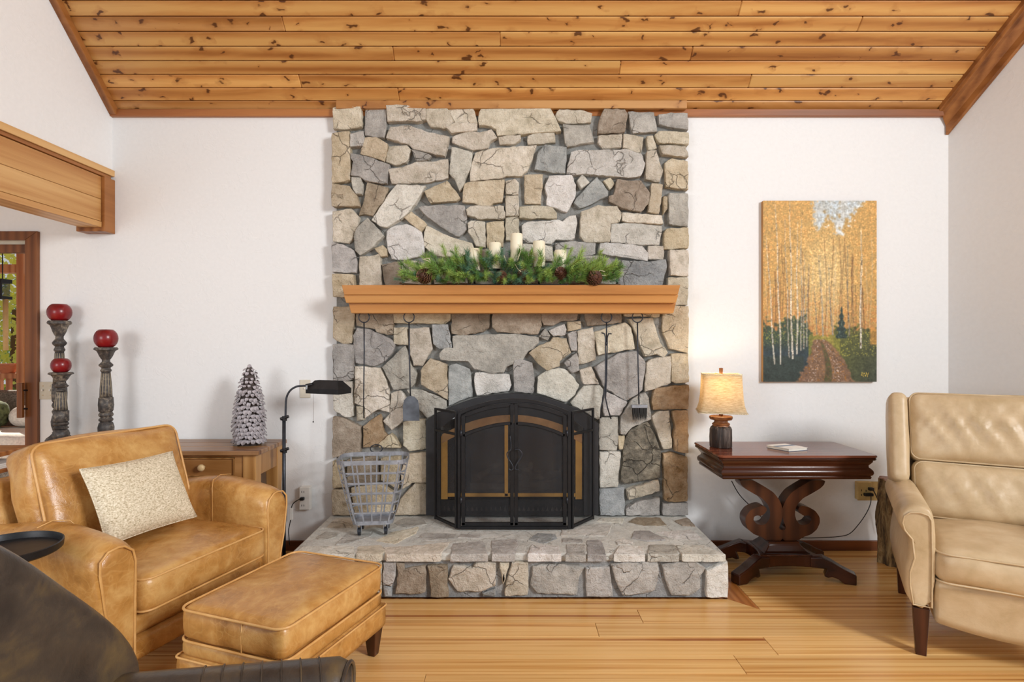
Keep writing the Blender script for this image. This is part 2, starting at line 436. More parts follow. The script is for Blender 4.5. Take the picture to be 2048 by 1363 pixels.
for k in range(len(sb)-1):
    s0, s1 = sb[k], sb[k+1]
    sm = (s0+s1)/2; dm = D0-sm*math.cos(TH)
    xs = [XL] + [(j-1024)/F*dm for j in joints.get(k, [rnd.uniform(400, 1600)])] + [4.2]
    for i in range(len(xs)-1):
        mb = MB(); cbox(mb, xs[i]+0.0005, xs[i+1]-0.0005, s0+0.0018, s1-0.0018, 0.0, 0.012)
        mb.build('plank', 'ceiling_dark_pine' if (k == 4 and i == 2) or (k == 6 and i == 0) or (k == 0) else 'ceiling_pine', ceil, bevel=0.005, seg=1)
mb = MB(); mb.box((XL, -0.028, 2.817), (XR+0.02, 0, 2.862))
struct(mb.build('trim_1', 'trim_brown_x', bevel=0.003), 'brown wooden trim strip where ceiling meets the fireplace wall')
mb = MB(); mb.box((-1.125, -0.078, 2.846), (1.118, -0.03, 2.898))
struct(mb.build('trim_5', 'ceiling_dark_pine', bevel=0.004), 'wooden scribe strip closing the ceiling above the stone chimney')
mb = MB(); cbox(mb, XL, XL+0.045, 0.0, 4.5, -0.045, 0.0)
struct(mb.build('trim_2', 'trim_brown', bevel=0.004), 'narrow brown trim board up the left ceiling edge')
mb = MB(); rings = []
for t in (0.0, 4.1):
    zc = ZC+0.934*t
    prof = [(0, 0.06), (0.085, 0.06), (0.085, -0.012), (0.06, -0.02), (0.055, -0.045), (0.026, -0.1), (0.026, -0.155), (0.0, -0.155)]
    rings.append([rw(t, o)+Vector((0, 0, zc+h)) for o, h in prof])
mb.loft(rings)
struct(mb.build('trim_3', 'trim_brown', bevel=0.003), 'wide brown crown moulding up the right ceiling edge')

# ------------------------------------------------------------------ header beam on the left
be = thing('header_beam', 'honey pine header beam spanning the opening at upper left', 'beam', (XL-0.07, 0, 2.06))
be['kind'] = 'structure'; del be['category']; be.name = 'trim_4'
for (z0, z1, xo, nm) in ((2.082, 2.118, 0.0, 'board'), (2.121, 2.26, -0.004, 'board'), (2.262, 2.405, -0.004, 'board')):
    mb = MB(); mb.box((XL-0.14, -4.2, z0), (XL+xo, -0.096, z1)); mb.build(nm, 'beam_pine', be, world=True, bevel=0.002, seg=1)
mb = MB(); mb.box((XL-0.15, -4.2, 2.408), (XL+0.006, -0.02, 2.428)); mb.build('lower_ledge', 'trim_brown', be, world=True, bevel=0.003)
mb = MB(); mb.box((XL-0.16, -4.2, 2.429), (XL+0.016, 0, 2.47)); mb.build('top_ledge', 'beam_pine', be, world=True, bevel=0.003)
mb = MB(); mb.box((XL-0.165, -0.095, 2.057), (XL+0.018, 0, 2.407)); mb.build('end_cap', 'trim_brown', be, world=True, bevel=0.003)
mb = MB(); mb.box((-4.6, -4.4, 2.272), (XL-0.14, 0, 2.33)); struct(mb.build('ceiling_hall', 'ceiling_white'), 'low white ceiling of the hall beyond the header beam')

# ------------------------------------------------------------------ doorway to the porch
dr = thing('door_1', 'brown wooden door frame opening onto the porch', None, (DX-0.4, 0, 0)); dr['kind'] = 'structure'
c = W(75, 0, D0-0.02).x
zi, zo = W(0, 481, D0).z, W(0, 462, D0-0.02).z
mb = MB(); mb.prism([(DX-0.003, 0.0), (c, 0.0), (c, zo), (DX-0.003, zi)], 1, -0.022, 0.0); mb.build('side_casing', 'door_wood', dr, world=True, bevel=0.003)
mb = MB(); mb.prism([(DX-0.003, zi+0.001), (c, zo), (-4.15, zo), (-4.06, zi+0.001)], 1, -0.022, 0.0); mb.build('head_casing', 'door_wood', dr, world=True, bevel=0.003)
mb = MB(); mb.box((DX-0.018, 0.0, 0.0), (DX+0.004, 0.12, 2.03)); mb.build('jamb', 'door_wood', dr, world=True)
mb = MB(); mb.box((-4.05, 0.02, W(0, 508, 3.8).z), (DX-0.018, 0.07, W(0, 492, 3.8).z)); mb.build('top_rail', 'door_wood', dr, world=True, bevel=0.003)
mb = MB(); mb.box((-4.05, 0.03, W(0, 492, 3.8).z), (DX-0.018, 0.07, 2.03)); mb.build('head_gap', 'ivory_plastic', dr, world=True)
mb = MB(); p0, p1 = W(36, 765, 3.66), W(46.5, 835, 3.66); mb.box((p0.x, p0.y-0.012, p1.z), (p1.x, p0.y+0.012, p0.z))
h_ = mb.build('handle', 'door_wood', dr, world=True, bevel=0.003); h_['label'] = 'dark vertical wooden pull handle'
for y in (780, 817):
    mb = MB(); q0, q1 = W(46, y, 3.66), W(58, y, 3.70); mb.tube([q0, q1, q1+Vector((0, 0.03, 0))], 0.005, 8); mb.build('standoff', 'black_iron', h_, world=True)

# ------------------------------------------------------------------ stone fireplace
T = {1: (660, 200), 2: (1020, 200), 3: (660, 400), 4: (1020, 400), 5: (660, 620), 6: (1020, 620), 7: (660, 820), 8: (1020, 820)}
TS = 2044/360.0
CC = {'c': 'stone_cream', 't': 'stone_tan', 'g': 'stone_grey', 'b': 'stone_blue', 'w': 'stone_white', 'o': 'stone_orange', 'd': 'stone_brown', 'm': 'stone_mottled'}
STONES = """1c 30,85 175,68 350,80 350,295 200,318 30,308
1g 395,70 635,62 632,235 610,425 395,390
1c 642,68 760,60 980,62 1080,80 1080,215 1030,232 655,240
1c 1095,92 1320,90 1400,235 1340,300 1290,312 1135,285 1095,220
1c 1335,92 1620,95 1672,250 1420,250
1c 1320,310 1410,258 1670,260 1665,335 1380,372
1c 1690,190 1720,95 2494,88 2560,210 2622,350 2300,370 1905,400 1890,325 1830,290 1695,280
1t 30,385 220,360 222,905 30,940
1g 230,385 370,345 385,430 365,515 235,530
1c 640,425 690,310 900,298 1080,365 1352,425 1300,632 945,548 900,500
1t 345,605 400,425 520,425 650,500 612,690 500,650
1c 632,690 660,520 870,510 915,560 860,705 740,728
1g 925,560 1150,640 1120,680 985,690
1c 1385,465 1390,410 1560,355 1700,370 1830,335 1895,425 1810,470 1790,535 1620,560
1c 1915,420 2160,400 2165,440 2100,485 1930,492
1g 235,850 265,690 230,650 230,600 410,640 670,730 640,940 590,945 400,910 330,860
1c 662,790 830,765 1000,695 1170,700 1335,670 1335,870 1100,925 700,940
1w 1380,530 1500,560 1620,590 1600,740 1560,830 1500,980 1470,1025 1420,890 1360,830
1c 1600,790 1650,600 1860,545 2344,505 2300,640 2240,790 2175,850 2000,850 1960,870 1595,915
1g 245,875 345,880 365,950 360,1065 300,1065 265,1010
1t 30,950 220,980 300,1085 335,1205 30,1200
1d 420,925 655,990 600,1150 540,1200 480,1305 380,1280 320,1300 370,1180
1w 475,1360 560,1420 640,1440 800,1345 910,1245 1085,975 760,960 690,1040 560,1230
1t 1075,1035 1330,920 1475,1110 1430,1140 1145,1165
1t 1505,1150 1525,950 1640,925 1980,900 1950,1150 1850,1165 1820,1200 1690,1190 1640,1160
1c 1995,915 2100,895 2140,940 2135,1065 2000,1055
1c 2000,1085 2135,1085 2140,1310 2000,1310
3c 30,130 240,100 320,190 315,280 240,440 200,480 30,460
3g 430,205 600,400 470,540 340,620 290,570 280,420 310,320
3t 840,190 920,125 1090,270 1030,350
3w 640,340 720,290 860,265 950,300 1030,355 1060,480 1060,590 1030,630 860,670 700,660 650,540 635,430
3g 1005,80 1180,60 1520,60 1550,180 1545,330 1470,405 1430,400 1240,280 1100,180
3c 1085,285 1200,340 1400,430 1610,490 1630,540 1500,640 1300,640 1160,610 1070,520 1070,400
3c 1550,110 1600,75 1970,70 1985,190 1960,210 1680,210 1560,165
3c 1565,260 1600,235 1755,245 1763,530 1660,515 1630,440 1570,360
3t 1780,260 1970,235 1975,400 1960,520 1790,540
3c 1995,195 2140,175 2140,440 2000,450
3g 30,480 150,510 270,580 300,700 290,820 30,815
3t 505,545 590,510 640,560 640,630 580,640
3c 335,640 450,640 560,610 585,1000 330,1000
3d 590,730 790,700 800,860 830,1000 630,1000
3c 812,700 960,690 1100,720 1150,1000 845,1000
3w 1190,700 1480,690 1580,1000 1190,1000
3t 30,840 265,850 275,955 275,1100 30,1090
3d 1680,570 1960,560 1960,780 1690,780
3g 1620,800 2000,800 2000,1000 1620,1000
2c 520,170 560,110 840,125 930,150 920,240 640,255 550,220
2g 605,275 720,285 900,280 955,470 850,480 650,520 630,480
2c 205,400 270,375 500,365 515,470 210,490
2b 280,780 330,580 400,505 640,540 625,830
2w 645,830 700,590 760,570 1340,560 1490,610 1530,720 1480,860 1340,880 1150,860 860,830 720,845
2d 1005,370 1020,230 1070,105 1300,115 1330,160 1300,360
2g 1350,120 1640,130 1670,350 1400,370
2g 1700,150 1840,130 2022,140 2022,330 1880,310 1700,260
2c 1010,400 1265,390 1265,530 1060,535 1005,470
2c 1290,390 1520,415 1490,590 1400,570 1285,535
2c 1560,410 1620,405 1665,540 1580,560
2c 1650,390 1700,350 2022,375 2022,505 1700,475
2c 1705,510 1990,525 2022,640 1740,610
2c 1555,590 1660,575 1690,690 1740,790 1700,920 1545,890
2t 1775,700 1850,650 2022,690 2022,1010 1780,975
2t 165,850 370,845 350,1175 170,1165
2w 400,980 450,855 700,850 745,960 735,1100 645,1260 550,1220 420,1180 430,1080
2w 820,845 900,930 810,1000 765,915
2b 990,870 1110,1030 1110,1080 880,1190 790,1220 730,1160 760,1110
2c 1065,915 1140,880 1190,940 1140,1000
2d 1220,900 1320,920 1480,920 1580,1060 1560,1180 1480,1265 1270,1220 1130,1150 1130,1090 1180,1080
2t 1610,950 1735,960 1715,1120 1690,1285 1570,1265
2t 1748,1090 1785,1095 1785,1230 1748,1290
2g 1815,1050 2022,1060 2022,1430 1815,1400
4c 105,75 310,60 480,80 530,150 530,205 110,200
4w 140,290 200,250 550,225 600,245 680,180 745,170 760,260 730,445 520,440 470,490 200,475 145,440
4c 810,135 950,85 1000,65 1080,80 1210,75 1260,150 1240,245 1140,260 1130,470 850,465 800,410
4c 1280,140 1720,175 1735,265 1380,248 1275,230
4w 1155,268 1400,262 1730,290 1700,500 1400,495 1300,480 1150,475
4t 1760,370 1790,325 2022,315 2022,540 1755,550
4g 520,490 700,465 975,485 970,600 840,625 600,640 520,560
4w 1030,490 1100,480 1500,520 1570,600 1560,690 1440,665 1020,600
4c 1580,515 1745,520 1740,670 1580,665
4g 640,650 1000,630 1130,660 1190,770 1200,1000 640,1000
4b 1270,690 1580,710 1760,680 1775,750 1740,900 1715,1000 1230,1000
4c 1815,570 2022,570 2022,860 1820,850
4c 1800,880 2022,880 2022,1185 1800,1185
4t 1740,1215 2022,1205 2022,1735 1820,1680 1745,1480
4w 150,500 480,520 490,690 150,690
4g 150,720 500,710 600,1000 150,1000
5t 30,-40 270,-40 265,100 245,250 240,370 140,375 30,310
5d 290,-40 712,-40 715,270 650,275 520,240 510,210 400,195 295,170
5t 728,-40 1370,-40 1360,110 1300,150 728,140
5d 1390,-40 1815,-40 1800,200 1740,240 1500,280 1385,262
5d 1850,-40 2384,-40 2400,170 2360,270 2050,255 1900,245 1845,190
5g 265,290 310,205 420,215 700,340 735,400 700,480 590,590 500,632 290,595
5c 725,200 870,195 880,390 720,375
5c 900,210 1120,200 1155,440 1100,520 1050,630 950,625 915,500
5b 1160,165 1335,165 1380,420 1240,430 1175,380
5g 1395,295 1700,285 2100,270 2370,310 2365,370 2310,430 2250,460 2190,560 2000,640 1970,705 1820,710 1640,665 1570,575 1260,560 1250,490 1300,435 1405,435
5g 30,390 265,395 260,770 190,800 30,800
5c 285,640 420,650 560,660 610,760 660,900 670,1160 550,1120 400,1220 395,1090 285,1050
5g 590,650 850,410 890,550 930,650 985,720 960,820 900,885 720,900 655,770
5t 1035,690 1140,550 1325,620 1335,1010 1200,930 1040,840
5b 1352,635 1430,612 1580,670 1600,800 1610,980 1480,1020 1350,1080
5w 1650,715 1700,705 2034,735 2055,850 2030,912 1670,970 1645,840
5w 30,830 240,812 255,1200 170,1215 30,1130
5c 300,1095 380,1100 380,1245 300,1255
5c 690,950 790,915 850,1000 830,1240 700,1360 600,1260 680,1180
5g 870,905 1040,910 1320,1025 1320,1110 1100,1225 1020,1140 950,1000
6g 50,580 130,560 250,600 275,800 260,940 50,920 40,650
6d 358,-40 760,-40 760,105 590,115 490,170 385,165 360,110
6d 825,-40 1270,-40 1265,135 1120,150 885,175
6t 655,130 800,125 805,205 660,235
6g 330,300 400,210 455,290 430,340
6w 445,235 615,160 635,220 620,278 500,293
6t 220,485 340,400 460,360 490,312 640,322 690,480 560,575 560,635 420,680 330,610
6g 662,270 755,235 760,455 700,455
6c 775,240 940,195 960,330 970,560 785,615
6g 622,600 755,485 780,680 700,712
6c 958,250 1310,140 1380,200 1415,435 1100,485 1010,508
6c 1340,100 1620,90 1650,200 1700,370 1790,480 1750,530 1670,490 1530,520 1400,190
6t 1290,20 1710,10 1700,70 1300,62
6g 965,650 1230,495 1430,465 1535,600 1500,900 1440,955 1320,1025 1085,880
6c 1555,600 1600,560 1820,525 1818,820 1660,880 1535,920
6t 1840,500 2022,495 2022,810 1890,825 1840,805
6w 320,760 420,690 560,660 660,695 785,850 740,960 640,1040 500,1000 312,940
6c 792,680 920,642 1005,838 840,836
6w 695,1050 845,862 1020,857 1055,900 1030,1200 1000,1240 840,1140 720,1090
6g 1100,930 1325,1040 1240,1185 1075,1195 1062,1050
6g 1258,1400 1263,1200 1390,1012 1530,935 1565,990 1598,1235 1380,1325 1310,1410
6o 1620,1050 1650,885 2022,850 2022,1120 1630,1130
7d 30,80 180,110 340,190 340,470 120,520 30,540
7o 375,190 560,50 600,250 640,290 540,400 375,420
7c 838,140 1000,105 1075,108 1085,435 900,465 835,400
7t 690,272 800,420 560,425 555,385
7t 30,585 140,585 185,865 35,880
7t 30,905 200,905 260,1205 30,1210
7d 200,565 520,525 550,800 200,850
7t 885,500 1090,485 1090,815 930,815 825,890 805,700
7t 805,1010 965,835 1090,855 1090,1205 740,1205
7t 570,560 790,525 770,890 570,800
7t 245,885 560,845 715,935 715,1205 280,1205
8c 1615,70 1700,15 1805,10 1840,430 1750,442 1690,280
8o 1850,15 2022,5 2022,480 1880,460 1865,300 1885,200
8g 1020,95 1228,80 1232,290 1212,455 1020,448
8t 1240,295 1308,298 1278,440 1245,440
8w 1020,475 1255,480 1228,700 1218,865 1020,865
8m 1300,390 1365,235 1560,135 1650,300 1708,470 1698,765 1480,805 1310,835 1262,800 1290,640
8b 1020,890 1298,888 1298,1210 1030,1210
8c 1332,912 1678,795 1688,908 1352,1012
8g 1320,1122 1430,1045 1695,995 1698,1210 1320,1210
8o 1748,500 1830,485 2022,545 2022,1038 1880,1045 1762,1028
8g 1742,1065 2022,1065 2022,1210 1742,1210"""

HZ = 0.243
DS = D0-0.068      # depth of the stone faces
def jitter_outline(poly, rng, step=0.026, amp=0.0036):
    out = []
    n = len(poly)
    for i in range(n):
        a, b = poly[i], poly[(i+1) % n]; L = (b-a).length; k = max(1, int(round(L/step)))
        for j in range(k):
            p = a.lerp(b, j/k)
            if j: p = p+Vector((rng.uniform(-amp, amp), rng.uniform(-amp, amp)))
            out.append(p)
    # soften the corners a little
    m = len(out); res = []
    for i in range(m):
        res.append(out[i]*0.96+(out[i-1]+out[(i+1) % m])*0.02)
    return inset(res, -0.0048)
def inset(poly, d):
    """shrink an outline by d towards its inside"""
    n = len(poly); ar = sum(poly[i].x*poly[(i+1) % n].y-poly[(i+1) % n].x*poly[i].y for i in range(n))
    sg = 1 if ar > 0 else -1; out = []
    for i in range(n):
        a, b, c_ = poly[i-1], poly[i], poly[(i+1) % n]
        n1 = Vector((-(b-a).y, (b-a).x)); n2 = Vector((-(c_-b).y, (c_-b).x))
        nn = n1.normalized()+n2.normalized() if n1.length > 1e-9 and n2.length > 1e-9 else n1+n2
        if nn.length < 1e-6: out.append(b.copy()); continue
        out.append(b+nn.normalized()*d*sg)
    return out
def stone_mesh(poly2, to3, base, front, rng, bev=0.0048, rough=0.005, tilt=0.01):
    """poly2 outline (2d); to3(p, h) lifts to space, h = height above the bed"""
    o = jitter_outline(poly2, rng)
    i1 = inset(o, bev*0.25); i2 = inset(o, bev); i3 = inset(o, bev*2.6)
    cx = sum((p.x for p in o), 0)/len(o); cy = sum((p.y for p in o), 0)/len(o)
    tx, ty = rng.uniform(-tilt, tilt), rng.uniform(-tilt, tilt); sx = max(abs(p.x-cx) for p in o)+1e-6; sy = max(abs(p.y-cy) for p in o)+1e-6
    def h(p, f): return f+tx*(p.x-cx)/sx+ty*(p.y-cy)/sy
    se = rng.uniform(0, 90)
    mb = MB()
    rings = [[to3(p, base) for p in o], [to3(p, h(p, front-bev*0.9)) for p in i1],
             [to3(p, h(p, front-bev*0.15)+rng.uniform(-rough, rough)*0.5) for p in i2],
             [to3(p, h(p, front)+rough*mnoise.noise(Vector((p.x*14+se, p.y*14, 0)))) for p in i3]]
    mb.loft(rings, True, False)
    n = len(o); b = 3*n; mb.v.append(to3(Vector((cx, cy)), h(Vector((cx, cy)), front)+rough)); ci = len(mb.v)-1
    # front face: let the mesh triangulate the polygon (keeps concave outlines right)
    mb.f.append(tuple(range(b, b+n))); mb.mi.append(0); mb.v.pop()
    return mb

fp = thing('stone_chimney_breast', 'tall chimney breast of cream and grey fieldstones set in grey mortar', 'fireplace', (0, 0, 0.24))
x0, x1 = W(667, 0, DS).x, W(1377, 0, DS).x
mb = MB(); zt = W(0, 213, DS).z
ym, yb = -0.022, -0.001
hx0, hx1, hz = -0.40, 0.40, 0.885
for (a, b) in (((x0+0.006, ym, 0.244), (hx0, yb, zt)), ((hx1, ym, 0.244), (x1-0.006, yb, zt)), ((hx0, ym, hz), (hx1, yb, zt))): mb.box(a, b)
mb.build('mortar_bed', 'mortar', fp, world=True)
rng = random.Random(11)
def on_face(p, h): return Vector((p.x, -h, p.y))
for line in STONES.split('\n'):
    tok = line.split(); t, cc = int(tok[0][0]), tok[0][1]; ox, oy = T[t]
    pts = []
    for q in tok[1:]:
        a, b = map(float, q.split(',')); w3 = W(ox+a/TS, oy+b/TS, DS); pts.append(Vector((w3.x, max(w3.z, HZ+0.006))))
    small = len(pts) < 5
    mb = stone_mesh(pts, on_face, 0.015, 0.070+rng.uniform(-0.014, 0.010), rng, tilt=0.009)
    o = mb.build('stone', CC[cc], fp, world=True, smooth=True, angle=32)
    o['label'] = {'c': 'cream fieldstone', 't': 'tan fieldstone', 'g': 'grey fieldstone', 'b': 'blue-grey fieldstone', 'w': 'whitish fieldstone', 'o': 'rusty orange fieldstone', 'd': 'brownish fieldstone', 'm': 'large mottled black and cream fieldstone'}[cc]

# ------------------------------------------------------------------ raised hearth
HZ = 0.243
he = thing('stone_hearth', 'raised grey flagstone hearth slab on the floor under the fireplace', 'hearth', (0, -0.36, 0))
yf = HD-D0
mb = MB(); mb.box((HX0, yf+0.022, 0.0), (HX1-0.02, -0.002, HZ-0.045)); mb.build('mortar_core', 'mortar', he, world=True)
mb = MB(); mb.box((HX0-0.005, yf+0.012, HZ-0.05), (HX1-0.008, -0.002, HZ-0.008)); mb.build('mortar_slab', 'mortar_light', he, world=True, bevel=0.012, seg=3)
HS = 2048/440.0
FRONT = """9g 775,490 890,485 880,620 850,700 775,690
9d 895,490 960,500 965,560 1160,520 1170,610 1160,760 1080,770 890,770 920,590
9d 1190,520 1365,515 1360,700 1380,800 1220,800 1215,680
9c 1380,640 1430,520 1600,540 1640,490 1820,490 1815,700 1680,750 1470,750
9c 1862,490 1945,490 1890,690
9c 1975,490 2120,490 2115,790 1910,800 1905,760
9b 775,705 840,718 850,790 790,800
9b 1700,772 1815,735 1820,800 1700,800
9d 300,490 520,500 520,790 310,800
9c 540,490 755,490 750,800 540,780
9g -60,490 280,490 280,800 -60,800
8g 170,530 250,510 600,520 640,540 590,620 575,780 210,770 150,700
8g 665,545 880,530 890,640 910,800 670,800
8g 900,510 1050,480 1320,480 1335,580 1300,740 1180,770 1010,790 940,650
8g 1370,510 1500,490 1680,480 1770,530 1720,600 1720,720 1620,790 1460,790 1420,680
8w 1788,560 1975,480 1978,700 1972,805 1785,800"""
def on_front(p, h): return Vector((p.x, yf+0.022-h, p.y))
for line in FRONT.split('\n'):
    tok = line.split(); ox = 600 if tok[0][0] == '9' else 1030
    pts = []
    for q in tok[1:]:
        a, b = map(float, q.split(',')); w3 = W(ox+a/HS, 1020+b/HS, HD); pts.append(Vector((w3.x, max(0.006, w3.z))))
    stone_mesh(pts, on_front, -0.005, 0.024+rng.uniform(-0.003, 0.006), rng, bev=0.006, rough=0.004, tilt=0.005).build('stone', CC[tok[0][1]], he, world=True, smooth=True, angle=32)
TOP = """9c 540,320 750,310 790,370 740,412 620,412 530,390
9c 810,412 780,335 1000,330 1390,292 1300,412
9g 1405,412 1425,300 1700,280 1745,412
9g 1792,412 1785,270 2010,262 2030,320 1990,412
9g 150,250 240,190 360,200 330,240 220,265
9g 340,310 430,215 680,205 650,232 450,300
9c 700,272 850,195 1100,145 1080,200 880,300
9g 1090,250 1160,205 1450,215 1430,250 1200,270
9g 1470,245 1500,212 1700,202 1660,248
9c 250,150 330,70 500,70 480,150
9g 880,110 960,70 1140,70 1180,120 1000,150
9w -60,410 30,330 500,330 500,412
8w 125,412 160,312 405,320 425,412
8g 475,412 485,312 645,312 655,412
8g 680,412 672,272 800,262 825,330 845,412
8w 925,412 985,320 1195,330 1205,412
8g 1240,412 1250,312 1480,312 1520,412
8w 1560,412 1500,322 1760,322 1955,412
8b 130,260 210,202 370,212 390,250 270,298
8g 440,290 450,252 620,262 620,290
8w 430,225 450,140 800,120 900,130 860,228
8d 1060,100 1130,62 1350,62 1415,128 1200,130
8d 1490,92 1605,62 1675,140 1560,132
8g 1090,250 1112,182 1250,182 1400,262 1230,280
8w 1310,195 1640,172 1750,258 1500,258
8w 940,282 1000,252 1090,285 1080,308 960,310
8w 760,95 800,60 1010,65 1000,110"""
def on_top(p, h): return Vector((p.x, p.y, HZ-0.0345+h))
for line in TOP.split('\n'):
    tok = line.split(); ox = 600 if tok[0][0] == '9' else 1030
    pts = []; edge = False
    for q in tok[1:]:
        a, b = map(float, q.split(',')); px, py = ox+a/HS, 1020+b/HS
        if b > 405: edge = True; py = HY+(CZ-HZ)/(HD-0.012)*F
        d = (CZ-HZ)*F/(py-HY); d = min(d, D0-0.075); pts.append(Vector(((px-1024)/F*d, d-D0)))
    mb = stone_mesh(pts, on_top, -0.006 if edge else 0.0, 0.030+rng.uniform(-0.001, 0.003), rng, bev=0.004, rough=0.002, tilt=0.002)
    mb.build('cap_stone' if edge else 'flagstone', CC[tok[0][1]], he, world=True, smooth=True, angle=32)

# ------------------------------------------------------------------ mantel shelf
ms = thing('mantel_shelf', 'stepped honey-brown wooden mantel shelf across the stone chimney', 'mantel', (0, -0.07, 1.53))
dm = 3.42
for nm, yt, yb_, xa, xb, df in (('top_board', 569.5, 588.5, 683, 1361, 3.42), ('middle_board', 589.0, 605.0, 687, 1357, 3.447), ('lower_board', 605.5, 625.5, 697, 1352, 3.49)):
    p0, p1 = W(xa, yt, df), W(xb, yb_, df)
    e = 0.012
    mb = MB(); z0, z1 = p1.z, p0.z
    # front leans out slightly towards the top
    poly = [(df-D0+e, z0), (df-D0, z1), (-0.072, z1), (-0.072, z0)]
    ring_l = [Vector((p0.x+(e if k in (0, 3) else 0), y, z)) for k, (y, z) in enumerate(poly)]
    ring_r = [Vector((p1.x-(e if k in (0, 3) else 0), y, z)) for k, (y, z) in enumerate(poly)]
    mb.loft([ring_l, ring_r]); mb.build(nm, 'mantel_wood', ms, world=True, bevel=0.003)
MZ = W(0, 569.5, 3.42).z

# ------------------------------------------------------------------ fireplace insert
def glassy(name, hexc, alpha, rough=0.08):
    t = NT(name); n_ = t.noise(t.coords(rand=False), 18, 3)
    M[name] = t.fin(t.ramp(n_, [(0.3, S(hexc)), (0.8, tuple(min(1, x*1.6) for x in S(hexc)[:3])+(1,))]), rough, 0, 0.5, Alpha=alpha)
glassy('smoked_glass', '3a3a3c', 0.5)
glassy('screen_mesh', '2a2a2c', 0.2, 0.6)
fi = thing('fireplace_insert', 'black arched fireplace insert with brass trim set into the stonework', 'fireplace insert', (0.0, -0.06, HZ))
dI = 3.60
def pl(pts, d): return [W(x, y, d) for x, y in pts]
def arch(yc, k, xa, xb, n=18, xc=1024): return [(xa+(xb-xa)*i/n, yc+k*(xa+(xb-xa)*i/n-xc)**2) for i in range(n+1)]
def plate(pts, d0, d1):
    """outline seen at depth d0, extruded straight back to d1"""
    a = pl(pts, d0); return [a, [p+Vector((0, d1-d0, 0)) for p in a]]
zb = W(0, 1030, dI).z
outer = [(852, 1030), (852, 842), (893, 817)]+arch(786.5, 0.00185, 905, 1143, 16)+[(1156, 817), (1197, 846), (1197, 1030)]
inner = [(880, 1030), (880, 856), (900, 841)]+arch(806, 0.0019, 918, 1130, 16)+[(1148, 841), (1168, 856), (1168, 1030)]
A, B = pl(outer, dI), pl(inner, dI); n = len(A); back = Vector((0, 0.04, 0))
mb = MB(); mb.add(A+B+[p+back for p in A]+[p+back for p in B],
    [f for i in range(n-1) for f in ((i, i+1, n+i+1, n+i), (2*n+i, 3*n+i, 3*n+i+1, 2*n+i+1), (i, 2*n+i, 2*n+i+1, i+1), (n+i, n+i+1, 3*n+i+1, 3*n+i))]+[(0, n, 3*n, 2*n), (n-1, 3*n-1, 4*n-1, 2*n-1)])
mb.build('surround', 'black_paint', fi, world=True)
mb = MB(); mb.loft(plate(arch(800, 0.0019, 912, 1136)+arch(833, 0.0020, 1136, 912), 3.615, 3.63)); mb.build('vent_panel', 'black_iron', fi, world=True)
mb = MB(); mb.loft(plate(arch(829, 0.0020, 884, 1164)+arch(845, 0.0021, 1164, 884), 3.612, 3.625)); mb.build('arch_band', 'copper', fi, world=True)['label'] = 'coppery arched band'
mb = MB()
for k in range(30):
    x = 930+k*6.6; y = 803+0.0019*(x-1024)**2
    mb.loft(plate([(x, y), (x+5, y+0.3), (x+2.5, y+7)], 3.606, 3.616))
mb.build('vent_teeth', 'firebox', fi, world=True)
mb = MB(); mb.loft(plate([(878, 999), (1170, 999), (1170, 1031), (878, 1031)], 3.612, 3.63)); mb.build('lower_panel', 'black_iron', fi, world=True)
mb = MB()
for k in range(30):
    x = 885+k*9.4; mb.loft(plate([(x, 1021), (x+6, 1021), (x+3, 1012)], 3.606, 3.613))
mb.build('lower_teeth', 'firebox', fi, world=True)
for nm, pts in (('left', [(882, 872), (895, 866), (895, 998), (882, 998)]), ('mid', [(1009, 850), (1016, 850), (1016, 992), (1009, 992)]), ('right', [(1151, 866), (1164, 872), (1164, 998), (1151, 998)]), ('low', [(895, 986), (1151, 986), (1151, 993), (895, 993)])):
    mb = MB(); mb.loft(plate(pts, 3.614, 3.626)); mb.build('brass_trim', 'brass', fi, world=True, bevel=0.0015)
for xa, xb in ((895, 1009), (1016, 1151)):
    mb = MB(); mb.loft(plate(arch(845, 0.0021, xa, xb, 8)+[(xb, 986), (xa, 986)], 3.622, 3.626)); mb.build('glass_door', 'smoked_glass', fi, world=True)
mb = MB()      # firebox: five inner faces
a0, a1 = W(878, 0, 3.63), W(1170, 0, 3.63); zt_, zb_ = W(0, 840, 3.63).z, HZ+0.006
X0, X1, Y0, Y1 = -0.395, 0.395, -0.075, 0.42
q = [(X0, Y0, zb_), (X1, Y0, zb_), (X1*0.75, Y1, zb_), (X0*0.75, Y1, zb_), (X0, Y0, zt_), (X1, Y0, zt_), (X1*0.75, Y1, zt_), (X0*0.75, Y1, zt_)]
mb.add(q, [(0, 1, 2, 3), (4, 5, 6, 7), (1, 2, 6, 5), (2, 3, 7, 6), (3, 0, 4, 7)]); mb.build('firebox', 'firebox', fi, world=True)
for (xa, ya, xb, yb2, r, d1, d2) in ((940, 975, 1105, 968, 0.035, 3.78, 3.86), (955, 955, 1000, 925, 0.022, 3.75, 3.82), (1050, 968, 1062, 925, 0.02, 3.76, 3.9), (965, 962, 1120, 945, 0.03, 3.92, 3.98), (1085, 958, 1040, 935, 0.018, 3.72, 3.8)):
    p, q = W(xa, ya, d1), W(xb, yb2, d2); mb = MB(); mb.tube([p.lerp(q, i/6)+Vector((0, 0, 0.006*math.sin(i*2.1))) for i in range(7)], [r*(0.9+0.12*math.sin(i*1.7)) for i in range(7)], 8)
    mb.build('log', 'log_ash', fi, world=True, smooth=True)

